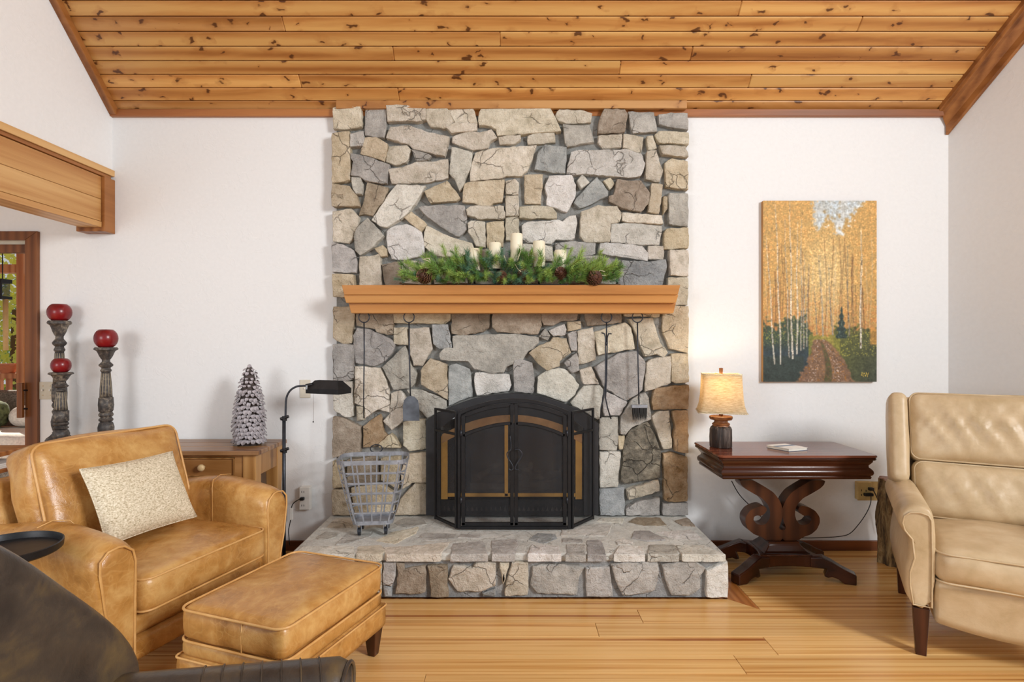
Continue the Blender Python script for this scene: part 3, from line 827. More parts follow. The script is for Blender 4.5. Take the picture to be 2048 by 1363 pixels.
# ------------------------------------------------------------------ folding fire screen
fs_ = thing('fire_screen', 'black iron folding fire screen with arched double doors and side wings', 'fire screen', (0.0, -0.33, HZ))
dS = 3.383; bar = 0.009
def ybase(d): return HY+(CZ-HZ)/d*F
y0 = ybase(dS)
def barpath(pts, d, wpx, nm, par=None, depth=0.016, matn='black_iron'):
    """flat bar of wpx pixels width following a pixel path at depth d"""
    P = pl(pts, d); wv = wpx*d/F/2; rings = []
    for i, p in enumerate(P):
        t = (P[min(i+1, len(P)-1)]-P[max(i-1, 0)]).normalized(); nn = Vector((-t.z, 0, t.x))
        rings.append([p+nn*wv+Vector((0, -depth/2, 0)), p-nn*wv+Vector((0, -depth/2, 0)), p-nn*wv+Vector((0, depth/2, 0)), p+nn*wv+Vector((0, depth/2, 0))])
    mb = MB(); mb.loft(rings); return mb.build(nm, matn, par or fs_, world=True, bevel=0.002, seg=1)
mid = 1028.5
barpath([(918.5, y0)]+[(918.5, 829)]+arch(800, 0.00215, 922, 1135, 22, mid)+[(1138.5, 829), (1138.5, y0)], dS, 7, 'outer_frame')
barpath([(922, y0-3), (1135, y0-3)], dS, 6.5, 'bottom_rail')
for s, (xa, xb) in ((-1, (926.5, 1024)), (1, (1032, 1129.5))):
    yl = lambda x: 809+0.0022*(x-mid)**2
    tp = [(xa+(xb-xa)*i/12, yl(xa+(xb-xa)*i/12)) for i in range(13)]
    df_ = dS-0.006
    dd = barpath([(xa, y0-8)]+tp+[(xb, y0-8)], df_, 7.5, 'door_frame'); dd['label'] = 'arched black door frame of the screen'
    barpath([(xa-3, y0-10), (xb+3, y0-10)], df_, 7, 'door_rail', dd)
    barpath([(xa+(xb-xa)*i/12, 846+0.0024*(xa+(xb-xa)*i/12-mid)**2) for i in range(13)], df_, 6, 'arch_bar', dd)
    mb = MB(); mb.loft(plate(tp+[(xb, y0-8), (xa, y0-8)], df_+0.003, df_+0.004)); mb.build('mesh_panel', 'screen_mesh', dd, world=True)
    hp = [(1020, 871), (1022, 897), (1014.5, 905), (1015.5, 914), (1024, 928), (1026, 936), (1022, 940), (1018, 937)] if s < 0 else [(1030, 899), (1037, 898), (1044, 906), (1041, 916), (1033, 928), (1030, 935), (1032, 938.5), (1037, 938)]
    sm = []
    P = pl(hp, df_-0.028)
    for i in range(len(P)-1):
        for t in range(4):
            p0, p1, p2, p3 = P[max(i-1, 0)], P[i], P[i+1], P[min(i+2, len(P)-1)]; u = t/4
            sm.append(0.5*((2*p1)+(p2-p0)*u+(2*p0-5*p1+4*p2-p3)*u*u+(3*p1-p0-3*p2+p3)*u**3))
    sm.append(P[-1]); mb = MB(); mb.tube(sm, 0.0035, 8); e0 = P[1]; mb.tube([e0, e0+Vector((0, 0.026, 0))], 0.003, 6); mb.build('handle', 'dark_iron', dd, world=True, smooth=True)
    for yy in (866, 1000):
        mb = MB(); xx = 922.3 if s < 0 else 1134.5; mb.tube([W(xx, yy-6, df_-0.012), W(xx, yy+6, df_-0.012)], 0.006, 8); mb.build('hinge', 'dark_iron', dd, world=True, smooth=True)
for s, hx, bx_ in ((-1, 913.5, 870), (1, 1143.5, 1187)):
    h0, b0 = W(hx, 822, dS), W(bx_, 814, 3.575); zt2 = h0.z; dirv = Vector((b0.x-h0.x, b0.y-h0.y, 0)); Lw = dirv.length; u = dirv.normalized(); nn = Vector((-u.y, u.x, 0))*0.007
    def wbox(a0, a1, z0, z1, nm, par, matn='black_iron', th=1.0):
        mb = MB(); c0, c1 = Vector((h0.x, h0.y, 0))+u*a0, Vector((h0.x, h0.y, 0))+u*a1
        ring = [c0+nn*th, c1+nn*th, c1-nn*th, c0-nn*th]
        mb.loft([[p+Vector((0, 0, z0)) for p in ring], [p+Vector((0, 0, z1)) for p in ring]]); return mb.build(nm, matn, par, world=True, bevel=0.0015 if th == 1.0 else 0, seg=1)
    wg = wbox(0, 0.014, HZ, zt2, 'wing_post', fs_); wbox(Lw-0.014, Lw, HZ, zt2, 'wing_stile', wg)
    wbox(0.014, Lw-0.014, zt2-0.014, zt2, 'wing_rail', wg); wbox(0.014, Lw-0.014, HZ+0.004, HZ+0.022, 'wing_rail', wg); wbox(0.014, Lw-0.014, 0.797, 0.811, 'wing_rail', wg)
    wbox(0.014, Lw-0.014, HZ+0.022, zt2-0.014, 'mesh_panel', wg, 'screen_mesh', 0.08)

# ------------------------------------------------------------------ hearth tools hanging under the mantel
dT = 3.565; plain('shovel_iron', '62676f', 0.4, 0.5, 0.25, 14)
def tool(nm, label, px):
    t = thing(nm, label, 'hearth tool', W(px, 640, dT)); 
    mb = MB(); c_ = W(px, 633.8, dT); r = 10.6*dT/F
    mb.tube([c_+Vector((r*math.cos(a), 0, r*math.sin(a))) for a in [-PI/2+2*PI*k/24 for k in range(24)]], 0.0035, 8, True); mb.build('ring', 'dark_iron', t, world=True, smooth=True)
    hk = MB(); tp = c_+Vector((0, 0, r)); hk.tube([tp+Vector((0, -0.012, -0.004)), tp+Vector((0, 0, -0.008)), tp+Vector((0, 0.012, -0.002)), tp+Vector((0, 0.014, 0.006))], 0.0025, 6)
    o = hk.build('hook', 'dark_iron', ms, world=True, smooth=True)
    return t
def rod(t, pts, r, nm='rod', matn='dark_iron'):
    mb = MB(); mb.tube([W(x, y, dT) if len(q) == 0 else W(x, y, dT+q[0]) for x, y, *q in pts], r, 8); return mb.build(nm, matn, t, world=True, smooth=True)
t = tool('poker', 'slim black iron poker hanging at the left end below the mantel', 728)
rod(t, [(728, 644), (728.5, 700), (727.5, 780), (727, 836)], [0.0045, 0.0042, 0.004, 0.0025])
t = tool('ash_shovel', 'black iron ash shovel with rounded blade hanging below the mantel', 818)
rod(t, [(818, 644), (818.5, 700), (820, 760), (821, 800)], 0.0045)
mb = MB(); out = [(806, 841), (805.5, 812), (808, 800), (814, 793), (821, 791), (829, 793), (836, 800), (838, 812), (839, 841)]
A = pl(out, dT-0.012); B = [p+Vector((0, 0.004, 0)) for p in A]
A = [p+Vector((0, 0.016 if i in (0, 1, 7, 8) else 0.0, 0))-Vector((0, 0.016 if i in (0, 1, 7, 8) else 0, 0)) for i, p in enumerate(A)]
mb.loft([A, B]); mb.build('blade', 'shovel_iron', t, world=True, bevel=0.001)
t = tool('log_tongs', 'black iron log tongs with two curved jaws hanging below the mantel', 1213)
rod(t, [(1213, 644), (1213, 660), (1213, 684)], 0.0045)
rod(t, [(1203, 665), (1209, 667), (1211, 675), (1211, 760), (1208, 790), (1202, 815), (1201, 836)], 0.0042, 'jaw')
rod(t, [(1223, 667), (1217, 667), (1214.5, 675), (1213, 760), (1211, 795), (1215, 815), (1222, 837)], 0.0042, 'jaw')
rod(t, [(1212, 684, -0.006), (1212, 690, 0.004)], 0.006, 'pivot')
t = tool('hearth_brush', 'black bristle hearth brush hanging at the right end below the mantel', 1275)
rod(t, [(1275, 644), (1275.5, 700), (1277, 770), (1278, 808)], 0.0042)
mb = MB(); a, b = W(1263, 809, dT), W(1294, 815, dT); mb.box((a.x, a.y-0.018, b.z), (b.x, a.y+0.018, a.z)); mb.build('brush_head', 'grey_iron', t, world=True, bevel=0.003)
mb = MB(); rr = random.Random(5); a, b = W(1265, 815, dT), W(1293, 841, dT)
for k in range(260):
    x = rr.uniform(a.x, b.x); y = rr.uniform(a.y-0.015, a.y+0.015); p = Vector((x, y, a.z)); e = Vector((x+rr.uniform(-.002, .002), y+rr.uniform(-.003, .003), b.z+rr.uniform(-.003, .004)))
    mb.add([p+Vector((-.0014, 0, 0)), p+Vector((.0014, 0, 0)), p+Vector((0, .002, 0)), e], [(0, 1, 3), (1, 2, 3), (2, 0, 3)])
tag(mb.build('bristles', 'black_rubber', t, world=True), kind='stuff')

# ------------------------------------------------------------------ strap-iron log basket on casters
bk = thing('log_basket', 'grey strap-iron log basket on casters standing on the hearth', 'basket', tuple(W(748, 1050, 3.335).xy)+(HZ,), R(6))
def brect(k, z):      # k 0 bottom .. 1 top
    w, d = 0.225+(0.395-0.225)*k**0.85, 0.165+(0.27-0.165)*k; return [Vector((x, y, z)) for x, y in round_rect(w, d, 0.045+0.03*k, 6)]
zt3, zb3 = 0.43, 0.075
def zk(k): return zb3+(zt3-zb3)*k
for k, h in ((0.0, 0.022), (0.17, 0.009), (0.335, 0.009), (0.5, 0.009), (0.665, 0.009), (0.83, 0.009), (1.0, 0.024)):
    pth = brect(k, zk(k)); c0 = Vector((0, 0, 0)); rings = []
    for p in pth+[pth[0]]:
        o = Vector((p.x, p.y, 0)).normalized()*0.003
        rings.append([p+Vector((0, 0, h/2)), p+o+Vector((0, 0, h/2)), p+o-Vector((0, 0, h/2)), p-Vector((0, 0, h/2))])
    mb = MB(); mb.loft(rings, True, False); mb.build('hoop', 'grey_iron', bk)
def bpoint(face, u, k):
    w, d = 0.225+(0.395-0.225)*k**0.85, 0.165+(0.27-0.165)*k; sw = 0.0035
    return {'f': Vector((u*w*0.40, -d/2-0.001, zk(k))), 'b': Vector((u*w*0.40, d/2+0.001, zk(k))), 'l': Vector((-w/2-0.001, u*d*0.36, zk(k))), 'r': Vector((w/2+0.001, u*d*0.36, zk(k)))}[face]
for face, us in (('f', (-1, -.5, 0, .5, 1)), ('b', (-1, -.5, 0, .5, 1)), ('l', (-.75, 0, .75)), ('r', (-.75, 0, .75))):
    for u in us:
        rings = []
        for i in range(7):
            k = i/6; p = bpoint(face, u, k); a = Vector((0.0042, 0, 0)) if face in 'fb' else Vector((0, 0.0042, 0)); b = Vector((0, 0.0015, 0)) if face in 'fb' else Vector((0.0015, 0, 0))
            rings.append([p+a+b, p-a+b, p-a-b, p+a-b])
        mb = MB(); mb.loft(rings); mb.build('strap', 'grey_iron', bk)
mb = MB(); w, d = 0.22, 0.16; mb.loft([[Vector((x, y, zb3-0.012)) for x, y in round_rect(w, d, 0.045)], [Vector((x, y, zb3-0.006)) for x, y in round_rect(w, d, 0.045)]]); mb.build('bottom_plate', 'grey_iron', bk)
for sx in (-1, 1):
    for sy in (-1, 1):
        mb = MB(); cx, cy = sx*0.075, sy*0.055
        mb.tube([(cx-0.008, cy, 0.022), (cx+0.008, cy, 0.022)], 0.022, 16); cw = mb.build('caster', 'dark_iron', bk, smooth=True, angle=40)
        mb = MB(); mb.box((cx-0.013, cy-0.007, 0.02), (cx-0.010, cy+0.007, 0.062)); mb.box((cx+0.010, cy-0.007, 0.02), (cx+0.013, cy+0.007, 0.062)); mb.box((cx-0.013, cy-0.007, 0.058), (cx+0.013, cy+0.007, 0.063)); mb.build('fork', 'grey_iron', cw)
mb = MB(); mb.tube([Vector((-0.005+0.036*math.cos(a), 0.142, zt3+0.030+0.024*math.sin(a))) for a in [2*PI*i/24 for i in range(24)]], 0.0035, 8, True); mb.build('ring_handle', 'dark_iron', bk, smooth=True)

# ------------------------------------------------------------------ candles, holder and pine garland on the mantel
t_ = NT('ivory_wax'); M['ivory_wax'] = t_.fin(t_.ramp(t_.noise(t_.coords(), 12, 2), [(0.2, S('e6ddc0')), (0.8, S('f3ecd6'))]), 0.45, 0, 0.4, **{'Subsurface Weight': 0.25, 'Subsurface Radius': (0.02, 0.015, 0.01)})
plain('wick', '2a241c', 0.9)
dC = 3.50
ch = thing('candle_holder', 'dark iron five-cup candle holder hidden in the mantel greenery', 'candle holder', tuple(W(1030, 0, dC).xy)+(MZ,))
CND = [(949, 497, 541, 'short ivory pillar candle at the left end of the mantel greenery'), (990, 485, 538, 'medium ivory pillar candle just left of the tallest candle'), (1033, 467, 525, 'tallest ivory pillar candle in the middle of the mantel'), (1078, 482, 534, 'medium ivory pillar candle just right of the tallest candle'), (1121, 500, 540, 'short ivory pillar candle at the right end of the mantel greenery')]
mb = MB(); a, b = W(935, 0, dC).x, W(1135, 0, dC).x; mb.box((a, dC-D0-0.04, MZ), (b, dC-D0+0.04, MZ+0.01)); mb.build('base_bar', 'black_iron', ch, world=True, bevel=0.003)
for px, yt, yb_, lab in CND:
    p = W(px, yb_, dC); top = W(px, yt, dC).z
    mb = MB(); mb.tube([(p.x, p.y, MZ+0.009), (p.x, p.y, p.z-0.012)], 0.006, 8); mb.build('stem', 'black_iron', ch, world=True, smooth=True)
    mb = MB(); mb.lathe([(0.012, -0.014), (0.030, -0.010), (0.035, 0.0), (0.033, 0.0), (0.0, -0.002)], p, 20); mb.build('cup', 'black_iron', ch, world=True, smooth=True, angle=40)
    c_ = thing('pillar_candle', lab, 'candle', p, 0, 'pillar candles on the mantel')
    h = top-p.z; r = 0.0375
    mb = MB(); mb.lathe([(r-0.002, 0.0), (r, 0.003), (r, h-0.006), (r-0.004, h-0.001), (r-0.010, h-0.003), (0.010, h-0.008), (0.001, h-0.008)], (0, 0, 0), 28); mb.build('wax', 'ivory_wax', c_, smooth=True, angle=50)
    mb = MB(); mb.tube([(0, 0, h-0.008), (0.001, 0, h+0.004), (0.003, 0, h+0.011)], 0.0015, 6); mb.build('wick', 'wick', c_, smooth=True)

def needle_mat(name, a, b):
    t = NT(name); oi = t.n('ShaderNodeObjectInfo').outputs['Random']; nz = t.noise(t.coords(), 25, 2)
    M[name] = t.fin(t.mix(t.math('ADD', t.math('MULTIPLY', oi, 0.6), t.math('MULTIPLY', nz, 0.4)), S(a), S(b)), 0.6, 0, 0.3, **{'Transmission Weight': 0.0})
needle_mat('needle_light', '7fa045', 'b3cc70'); needle_mat('needle_mid', '4f7a38', '7fa556'); needle_mat('needle_blue', '3f6b50', '7aa386')
plain('twig_brown', '5b3f28', 0.8); plain('twig_pale', 'd9cfb0', 0.7); plain('cone_brown', '54301f', 0.6, 0, 0.3, 60); plain('cone_tip', '9a7a58', 0.7)
def sprig_mesh(seed, L, nl, count, fwd):
    rr = random.Random(seed); mb = MB(); bend = rr.uniform(-0.25, 0.25)
    def st(u): return Vector((bend*L*u*u, 0.1*L*math.sin(u*2), L*u))
    mb.tube([st(i/6) for i in range(7)], [0.0022*(1-0.6*i/6) for i in range(7)], 5, m=0)
    for k in range(count):
        u = 0.12+0.88*(k+rr.random())/count; p = st(u); a = k*2.4+rr.uniform(-.4, .4)
        d = Vector((math.cos(a), math.sin(a), fwd+rr.uniform(-.15, .35)+0.8*u)).normalized(); l = nl*rr.uniform(0.75, 1.15)
        sd = d.cross(Vector((rr.uniform(-1, 1), rr.uniform(-1, 1), rr.uniform(-1, 1)))).normalized()*0.0011
        m_ = p+d*l*0.5+Vector((0, 0, -0.002)); e = p+d*l
        mb.add([p-sd, p+sd, m_+sd, m_-sd, e], [(0, 1, 2, 3), (3, 2, 4)], 1)
    return mb
ga = thing('pine_garland', 'artificial pine garland with cones and pale twigs along the mantel shelf', 'garland', (0.0, -0.2, MZ))
protos = []
for i, (L, nl, cn, fw) in enumerate(((0.13, 0.042, 130, 0.5), (0.10, 0.05, 110, 0.7), (0.16, 0.034, 150, 0.35), (0.09, 0.045, 120, 0.2))):
    for mname in ('needle_light', 'needle_mid', 'needle_blue'):
        protos.append(sprig_mesh(i*7+3, L, nl, cn, fw).build('pine_sprig', ['twig_brown', mname], ga))
me_s = [p.data for p in protos]
for p in protos: bpy.data.objects.remove(p, do_unlink=True)
rr = random.Random(21)
def sprig(px, py, d, dirv, kind, sc=1.0):
    o = bpy.data.objects.new('pine_sprig', me_s[kind]); COL.objects.link(o); o.parent = ga
    o.location = W(px, py, d)-ga.location
    o.rotation_euler = Vector(dirv).to_track_quat('Z', 'Y').to_euler(); o.scale = (sc,)*3
SPR = []
for k in range(150):
    u = k/149; px = 830+u*385+rr.uniform(-14, 14); c_ = (px-1020)/200
    hgt = rr.random(); py = 563-hgt*36*(1-0.40*abs(c_)); d = rr.uniform(3.44, 3.55)
    dv = Vector((c_*0.9+rr.uniform(-.8, .8), rr.uniform(-1.0, 0.02), rr.uniform(0.05, 0.95)*(0.5+hgt)))
    kd = rr.choice((0, 1, 2, 3))*3+(rr.choice((0, 0, 1)) if (px < 930 or px > 1110) else rr.choice((1, 1, 2, 2, 0)))
    sprig(px, py, d, dv, kd, rr.uniform(0.7, 1.0))
for k in range(85):
    px = 822+k*4.75+rr.uniform(-6, 6); sprig(px, rr.uniform(556, 566), rr.uniform(3.445, 3.50), (rr.uniform(-.9, .9)+(px-1020)/350, -rr.uniform(0.5, 1.0), rr.uniform(0.0, 0.3)), rr.choice((0, 1, 3))*3+rr.choice((0, 0, 1, 1, 2)), rr.uniform(0.5, 0.68))
for px, py, dv, kd, sc in ((838, 560, (-1, -.3, .22), 0, 0.9), (850, 550, (-.9, -.2, .5), 6, 0.9), (870, 545, (-.7, 0, .8), 0, 1.0), (895, 540, (-.3, -.1, 1), 6, 0.95), (915, 535, (0.1, -.1, 1), 0, 0.9), (930, 545, (-.2, -.6, .6), 3, 0.9), (860, 562, (-1, -.5, .1), 9, 0.8),
        (1150, 540, (.45, 0, .9), 0, 1.0), (1165, 545, (.9, -.1, .5), 6, 1.0), (1175, 552, (1, -.2, .3), 0, 1.0), (1210, 562, (.8, -.2, .6), 6, 0.8), (1200, 560, (1, -.3, .15), 9, 0.8), (1140, 560, (.2, -.9, .5), 0, 0.8), (1130, 535, (.5, .1, 1), 6, 0.8), (962, 525, (-.5, 0, .8), 4, 0.7), (985, 540, (0, -.4, .9), 4, 0.8), (1060, 545, (-.2, -.5, .9), 1, 0.9), (1068, 548, (.5, -.4, .7), 1, 0.9), (1100, 556, (.1, -.9, .6), 4, 0.9), (930, 560, (0, -1, .2), 5, 0.8), (955, 562, (.3, -1, .25), 5, 0.8), (985, 562, (.4, -1, .2), 8, 0.8), (815, 563, (-1, -.2, .12), 2, 0.6)):
    sprig(px, py, 3.48, dv, kd, sc)
def pinecone(px, py, d, r, L, axis):
    mb = MB(); q = Vector(axis).to_track_quat('Z', 'Y'); c_ = W(px, py, d)
    prof = [(0.15, -1), (0.6, -0.8), (0.85, -0.4), (0.9, 0.0), (0.75, 0.45), (0.45, 0.8), (0.1, 1.0)]
    rings = [[c_+q @ Vector((r*0.72*a*math.cos(t), r*0.72*a*math.sin(t), L/2*b)) for t in [2*PI*k/10 for k in range(10)]] for a, b in prof]
    mb.loft(rings, True, True, 0)
    nsc = 90
    for k in range(nsc):
        b = -0.95+1.85*k/nsc; a = 0.95*math.sqrt(max(0.02, 1-(b*0.93)**2)); t = k*2.39996
        rad = Vector((math.cos(t), math.sin(t), 0)); tan = Vector((-math.sin(t), math.cos(t), 0)); up = Vector((0, 0, 1))
        base = rad*r*0.6*a+up*L/2*b; tip = rad*r*1.05*a+up*(L/2*b+0.008); wd_ = tan*r*0.20*(0.5+0.5*a)
        pts = [base-wd_*0.6, base+wd_*0.6, tip+wd_, tip-wd_, tip+up*0.004-rad*0.002]
        mb.add([c_+q @ p for p in pts], [(0, 1, 2, 3)], 0); mb.add([c_+q @ p for p in (tip+wd_, tip-wd_, tip-wd_+up*0.0035+rad*0.001, tip+wd_+up*0.0035+rad*0.001)], [(0, 1, 2, 3)], 1)
    mb.build('pinecone', ['cone_brown', 'cone_tip'], ga, world=True)
pinecone(851, 553, 3.43, 0.047, 0.09, (-.5, -.75, .25)); pinecone(1187, 557, 3.43, 0.048, 0.09, (.25, -.85, .3)); pinecone(1003, 556, 3.45, 0.036, 0.08, (.2, -1, .3)); pinecone(1122, 548, 3.45, 0.036, 0.08, (-.2, -1, .5)); pinecone(1045, 552, 3.46, 0.034, 0.07, (0, -1, .6))
for pts in ([(862, 527), (858, 516), (848, 517)], [(862, 527), (856, 521), (845, 518)], [(1020, 530), (1012, 522), (1008, 510)], [(1042, 543), (1036, 538), (1030, 528)], [(1194, 546), (1200, 550), (1212, 551)], [(1196, 549), (1200, 540), (1210, 543)], [(948, 512), (946, 500), (942, 490)], [(1035, 520), (1042, 500), (1036, 488)]):
    mb = MB(); mb.tube(pl(pts, 3.43), [0.003, 0.0026, 0.0018], 6); mb.build('twig', 'twig_pale', ga, world=True, smooth=True)
mb = MB(); mb.tube([Vector((W(px, 0, 3.5).x, 3.5-D0+0.02*math.sin(px*.03), MZ+0.012+0.006*math.sin(px*.05))) for px in range(800, 1241, 20)], 0.006, 6); mb.build('stem', 'twig_brown', ga, world=True, smooth=True)

# ------------------------------------------------------------------ materials for the furniture
leather('leather_tan', '94642c', 'b98646', 'd6ac6c', 0.30, 2.0, 0.3, 0.3)
leather('leather_tan_plain', 'c08c4c', 'd3a262', 'dfb477', 0.4, 2.0, 0.2, 0.15)
leather('leather_dark', '2c2521', '443a31', '6a5738', 0.34, 1.6, 0.3, 0.0)
leather('leather_cream', 'b29a74', 'c6ae8a', 'd6c3a3', 0.42, 1.5, 0.22, 0.0)
wood('dark_leg', '2a120a', '3c1c10', '4e2818', 2, 0.5, 10, 0.3, bright=0.05)
wood('console_pine', '7d5026', '9c6c3a', 'b38350', 0, 0.6, 10, 0.4, knots=0.1, bright=0.15)
wood('console_top', '6a452c', '86603f', '9c7650', 0, 0.6, 10, 0.32, knots=0.15, bright=0.1)
wood('console_leg', '8a5c2e', 'a97942', 'be9058', 2, 0.6, 10, 0.4, bright=0.1)
plain('knob_wood', 'd9bd8d', 0.4)
t_ = NT('woven_cream'); v_ = t_.coords(rand=False)
wv_ = t_.noise(t_.coords((1, 1, 3), rand=False), 90, 3, 0.7); sp_ = t_.noise(v_, 160, 2, 0.6)
M['woven_cream'] = t_.fin(t_.ramp(t_.math('ADD', t_.math('MULTIPLY', wv_, 0.6), t_.math('MULTIPLY', sp_, 0.4)), [(0.38, S('a99a7c')), (0.5, S('d8cbb0')), (0.62, S('efe6d2'))]), 0.9, 0, 0.2); t_.bump(sp_, 0.5, 0.004)
plain('red_wax', '7e1418', 0.28, 0, 0.25, 10)
t_ = NT('carved_wood'); v_ = t_.coords(rand=False); n1 = t_.noise(v_, 60, 4, 0.6); n2 = t_.noise(v_, 12, 3, 0.6)
M['carved_wood'] = t_.fin(t_.ramp(t_.math('ADD', t_.math('MULTIPLY', n1, 0.5), t_.math('MULTIPLY', n2, 0.5)), [(0.40, S('2f2b2a')), (0.52, S('4d4742')), (0.64, S('8d8170'))]), 0.5); t_.bump(n1, 0.4, 0.004)
plain('carved_groove', 'a0937c', 0.7, 0, 0.2)
plain('frosted_scale', 'aba5a9', 0.75, 0, 0.45, 45, 0.5)
plain('scale_core', '4c423e', 0.9)
plain('paper_white', 'efece6', 0.7)
plain('chrome', 'cfcfcf', 0.15, 1.0)

# ------------------------------------------------------------------ tan leather armchair
ac = thing('leather_armchair', 'tan leather club armchair with loose back and seat cushions', 'armchair', (-1.87, -0.885, 0), R(72))
def arm_mesh(sx):
    mb = MB(); rings = []
    ys = [-0.475, -0.47, -0.45, -0.42, -0.36, -0.28, -0.18, -0.06, 0.08, 0.22, 0.34, 0.42]
    for y in ys:
        u = (y+0.475)/0.895
        top = 0.545+0.055*math.sin(min(1, u*1.5)*PI/1.35)-0.05*max(0, u-0.45)/0.55
        ins = 0.0
        if y <= -0.42: ins = {-0.475: 0.028, -0.47: 0.014, -0.45: 0.004, -0.42: 0.0}[y]; top -= ins*1.6
        xi, xo_t, xo_b = 0.325+ins*0.5, 0.495-ins, 0.425-ins*0.3
        zb = 0.045
        # ring: inner bottom, inner top, rounded over, outer top, outer bottom
        pr = [(xi, zb), (xi, 0.3), (xi-0.004, top-0.09), (xi+0.006, top-0.035), (xi+0.04, top-0.004), ((xi+xo_t)/2, top+0.004), (xo_t-0.045, top-0.006), (xo_t-0.008, top-0.04), (xo_t, top-0.095), (xo_t-0.02, 0.30), (xo_b+0.012, 0.17), (xo_b, zb)]
        rings.append([Vector((sx*x, y, z)) for x, z in pr])
    mb.loft(rings); return mb
for sx in (-1, 1):
    a = arm_mesh(sx).build('arm', 'leather_tan', ac, smooth=True, sub=1, angle=70)
    # stitched front panel outline
    top = 0.55
    pr = [(0.345, 0.07), (0.345, 0.3), (0.342, top-0.09), (0.352, top-0.045), (0.385, top-0.018), (0.41, top-0.014), (0.445, top-0.02), (0.472, top-0.05), (0.474, top-0.10), (0.455, 0.30), (0.425, 0.17), (0.408, 0.07)]
    mb = MB(); mb.tube([Vector((sx*x, -0.474, z)) for x, z in pr], 0.005, 6, True); mb.build('piping', 'leather_tan_plain', a, smooth=True)
    mb = MB(); mb.tube([Vector((sx*0.322, -0.12, z)) for z in (0.36, 0.44, 0.50, 0.55)]+[Vector((sx*0.345, -0.10, 0.588)), Vector((sx*0.40, -0.09, 0.603)), Vector((sx*0.46, -0.1, 0.593))], 0.0022, 5); mb.build('seam', 'leather_tan_plain', a, smooth=True)
def seat_fn(q): return Vector((q.x, q.y-0.145, q.z+0.30))
s_ = cushion(0.645, 0.70, 0.165, 0.045, 0.03, 0.012, (18, 18, 7), 0.008, 3.0, seat_fn, 5).build('seat_cushion', 'leather_tan', ac, smooth=True)
for z in (0.066, -0.066): piping(0.66, 0.72, z, 0.045, 0.005, seat_fn, (0.655, 0.715, 0.165, 0.045)).build('piping', 'leather_tan_plain', s_, smooth=True)
b_ = cushion(0.80, 0.60, 0.09, 0.03, 0, 0.0, (8, 8, 3), 0, 0, lambda q: Vector((q.x, q.y-0.15, q.z+0.172))).build('front_rail', 'leather_tan', ac, smooth=True)
b_ = cushion(0.82, 0.64, 0.10, 0.025, 0, 0.0, (8, 8, 3), 0, 0, lambda q: Vector((q.x, q.y-0.15, q.z+0.085))).build('base_skirt', 'leather_tan', ac, smooth=True)
def back_fn(q):      # a flat block stood up and leaned back
    tilt = R(17); p = Vector((q.x, -q.z, q.y))      # block normal -> forward
    p = Vector((p.x, p.y*math.cos(tilt)+p.z*math.sin(tilt), -p.y*math.sin(tilt)+p.z*math.cos(tilt)))
    return p+Vector((0, 0.175, 0.62))
b_ = cushion(0.68, 0.52, 0.20, 0.045, 0.05, 0.02, (18, 14, 7), 0.010, 8.0, back_fn, 5).build('back_cushion', 'leather_tan', ac, smooth=True)
piping(0.685, 0.475, 0.085, 0.055, 0.006, back_fn, (0.69, 0.53, 0.20, 0.045)).build('piping', 'leather_tan_plain', b_, smooth=True)
def ob_fn(q):
    tilt = R(15); p = Vector((q.x, -q.z, q.y)); p = Vector((p.x, p.y*math.cos(tilt)+p.z*math.sin(tilt), p.z*math.cos(tilt)-p.y*math.sin(tilt))); return p+Vector((0, 0.345, 0.42))
cushion(0.84, 0.60, 0.12, 0.05, 0.0, 0.02, (10, 10, 5), 0.006, 1, ob_fn).build('outer_back', 'leather_tan', ac, smooth=True)
for sx in (-1, 1):
    for sy in (-0.38, 0.30):
        mb = MB(); mb.loft([[Vector((sx*0.37+dx*0.018, sy+dy*0.018, -0.092)) for dx, dy in ((-1, -1), (1, -1), (1, 1), (-1, 1))], [Vector((sx*0.37+dx*0.032, sy+dy*0.032, 0.085)) for dx, dy in ((-1, -1), (1, -1), (1, 1), (-1, 1))]]); mb.build('leg', 'dark_leg', ac)
KS = 0.936
for o in [x for x in bpy.data.objects if x.type == 'MESH' and (x.parent == ac or (x.parent and x.parent.parent == ac))]: o.data.transform(Matrix.Translation((0, 0, 0.092)))
ac.location = (-1.87*KS, (-0.885+D0)*KS-D0, 0); ac.scale = (KS*1.1, KS, KS)
# throw pillow
def pil_fn(q):
    e = 1.0
    p = Vector((q.x*e, q.y*e, q.z*(1.0)))
    rz = R(0); p = Vector((p.x*math.cos(rz)-p.y*math.sin(rz), p.x*math.sin(rz)+p.y*math.cos(rz), p.z))
    tilt = R(28); p = Vector((p.x, -p.z, p.y)); return Vector((p.x, p.y*math.cos(tilt)+p.z*math.sin(tilt), p.z*math.cos(tilt)-p.y*math.sin(tilt)))
pw = thing('throw_pillow', 'cream woven throw pillow leaning in the tan leather armchair', 'pillow', ac.location+Vector((0, 0, 0.66))+KS*(Matrix.Rotation(R(72), 3, 'Z') @ Vector((-0.045, -0.10, 0))), R(70))
pv, pf = cube_grid((20, 16, 2)); pq = []
for p in pv:
    x, y = p.x, p.y; f = max(0.0, (1-abs(x)**2.6))**0.55*max(0.0, (1-abs(y)**2.6))**0.55
    pq.append(pil_fn(Vector((x*0.215*(1-0.05*(1-y*y)), y*0.172*(1-0.05*(1-x*x)), p.z*(0.006+0.062*f)))))
MB().add(pq, pf).build('cover', 'woven_cream', pw, smooth=True)
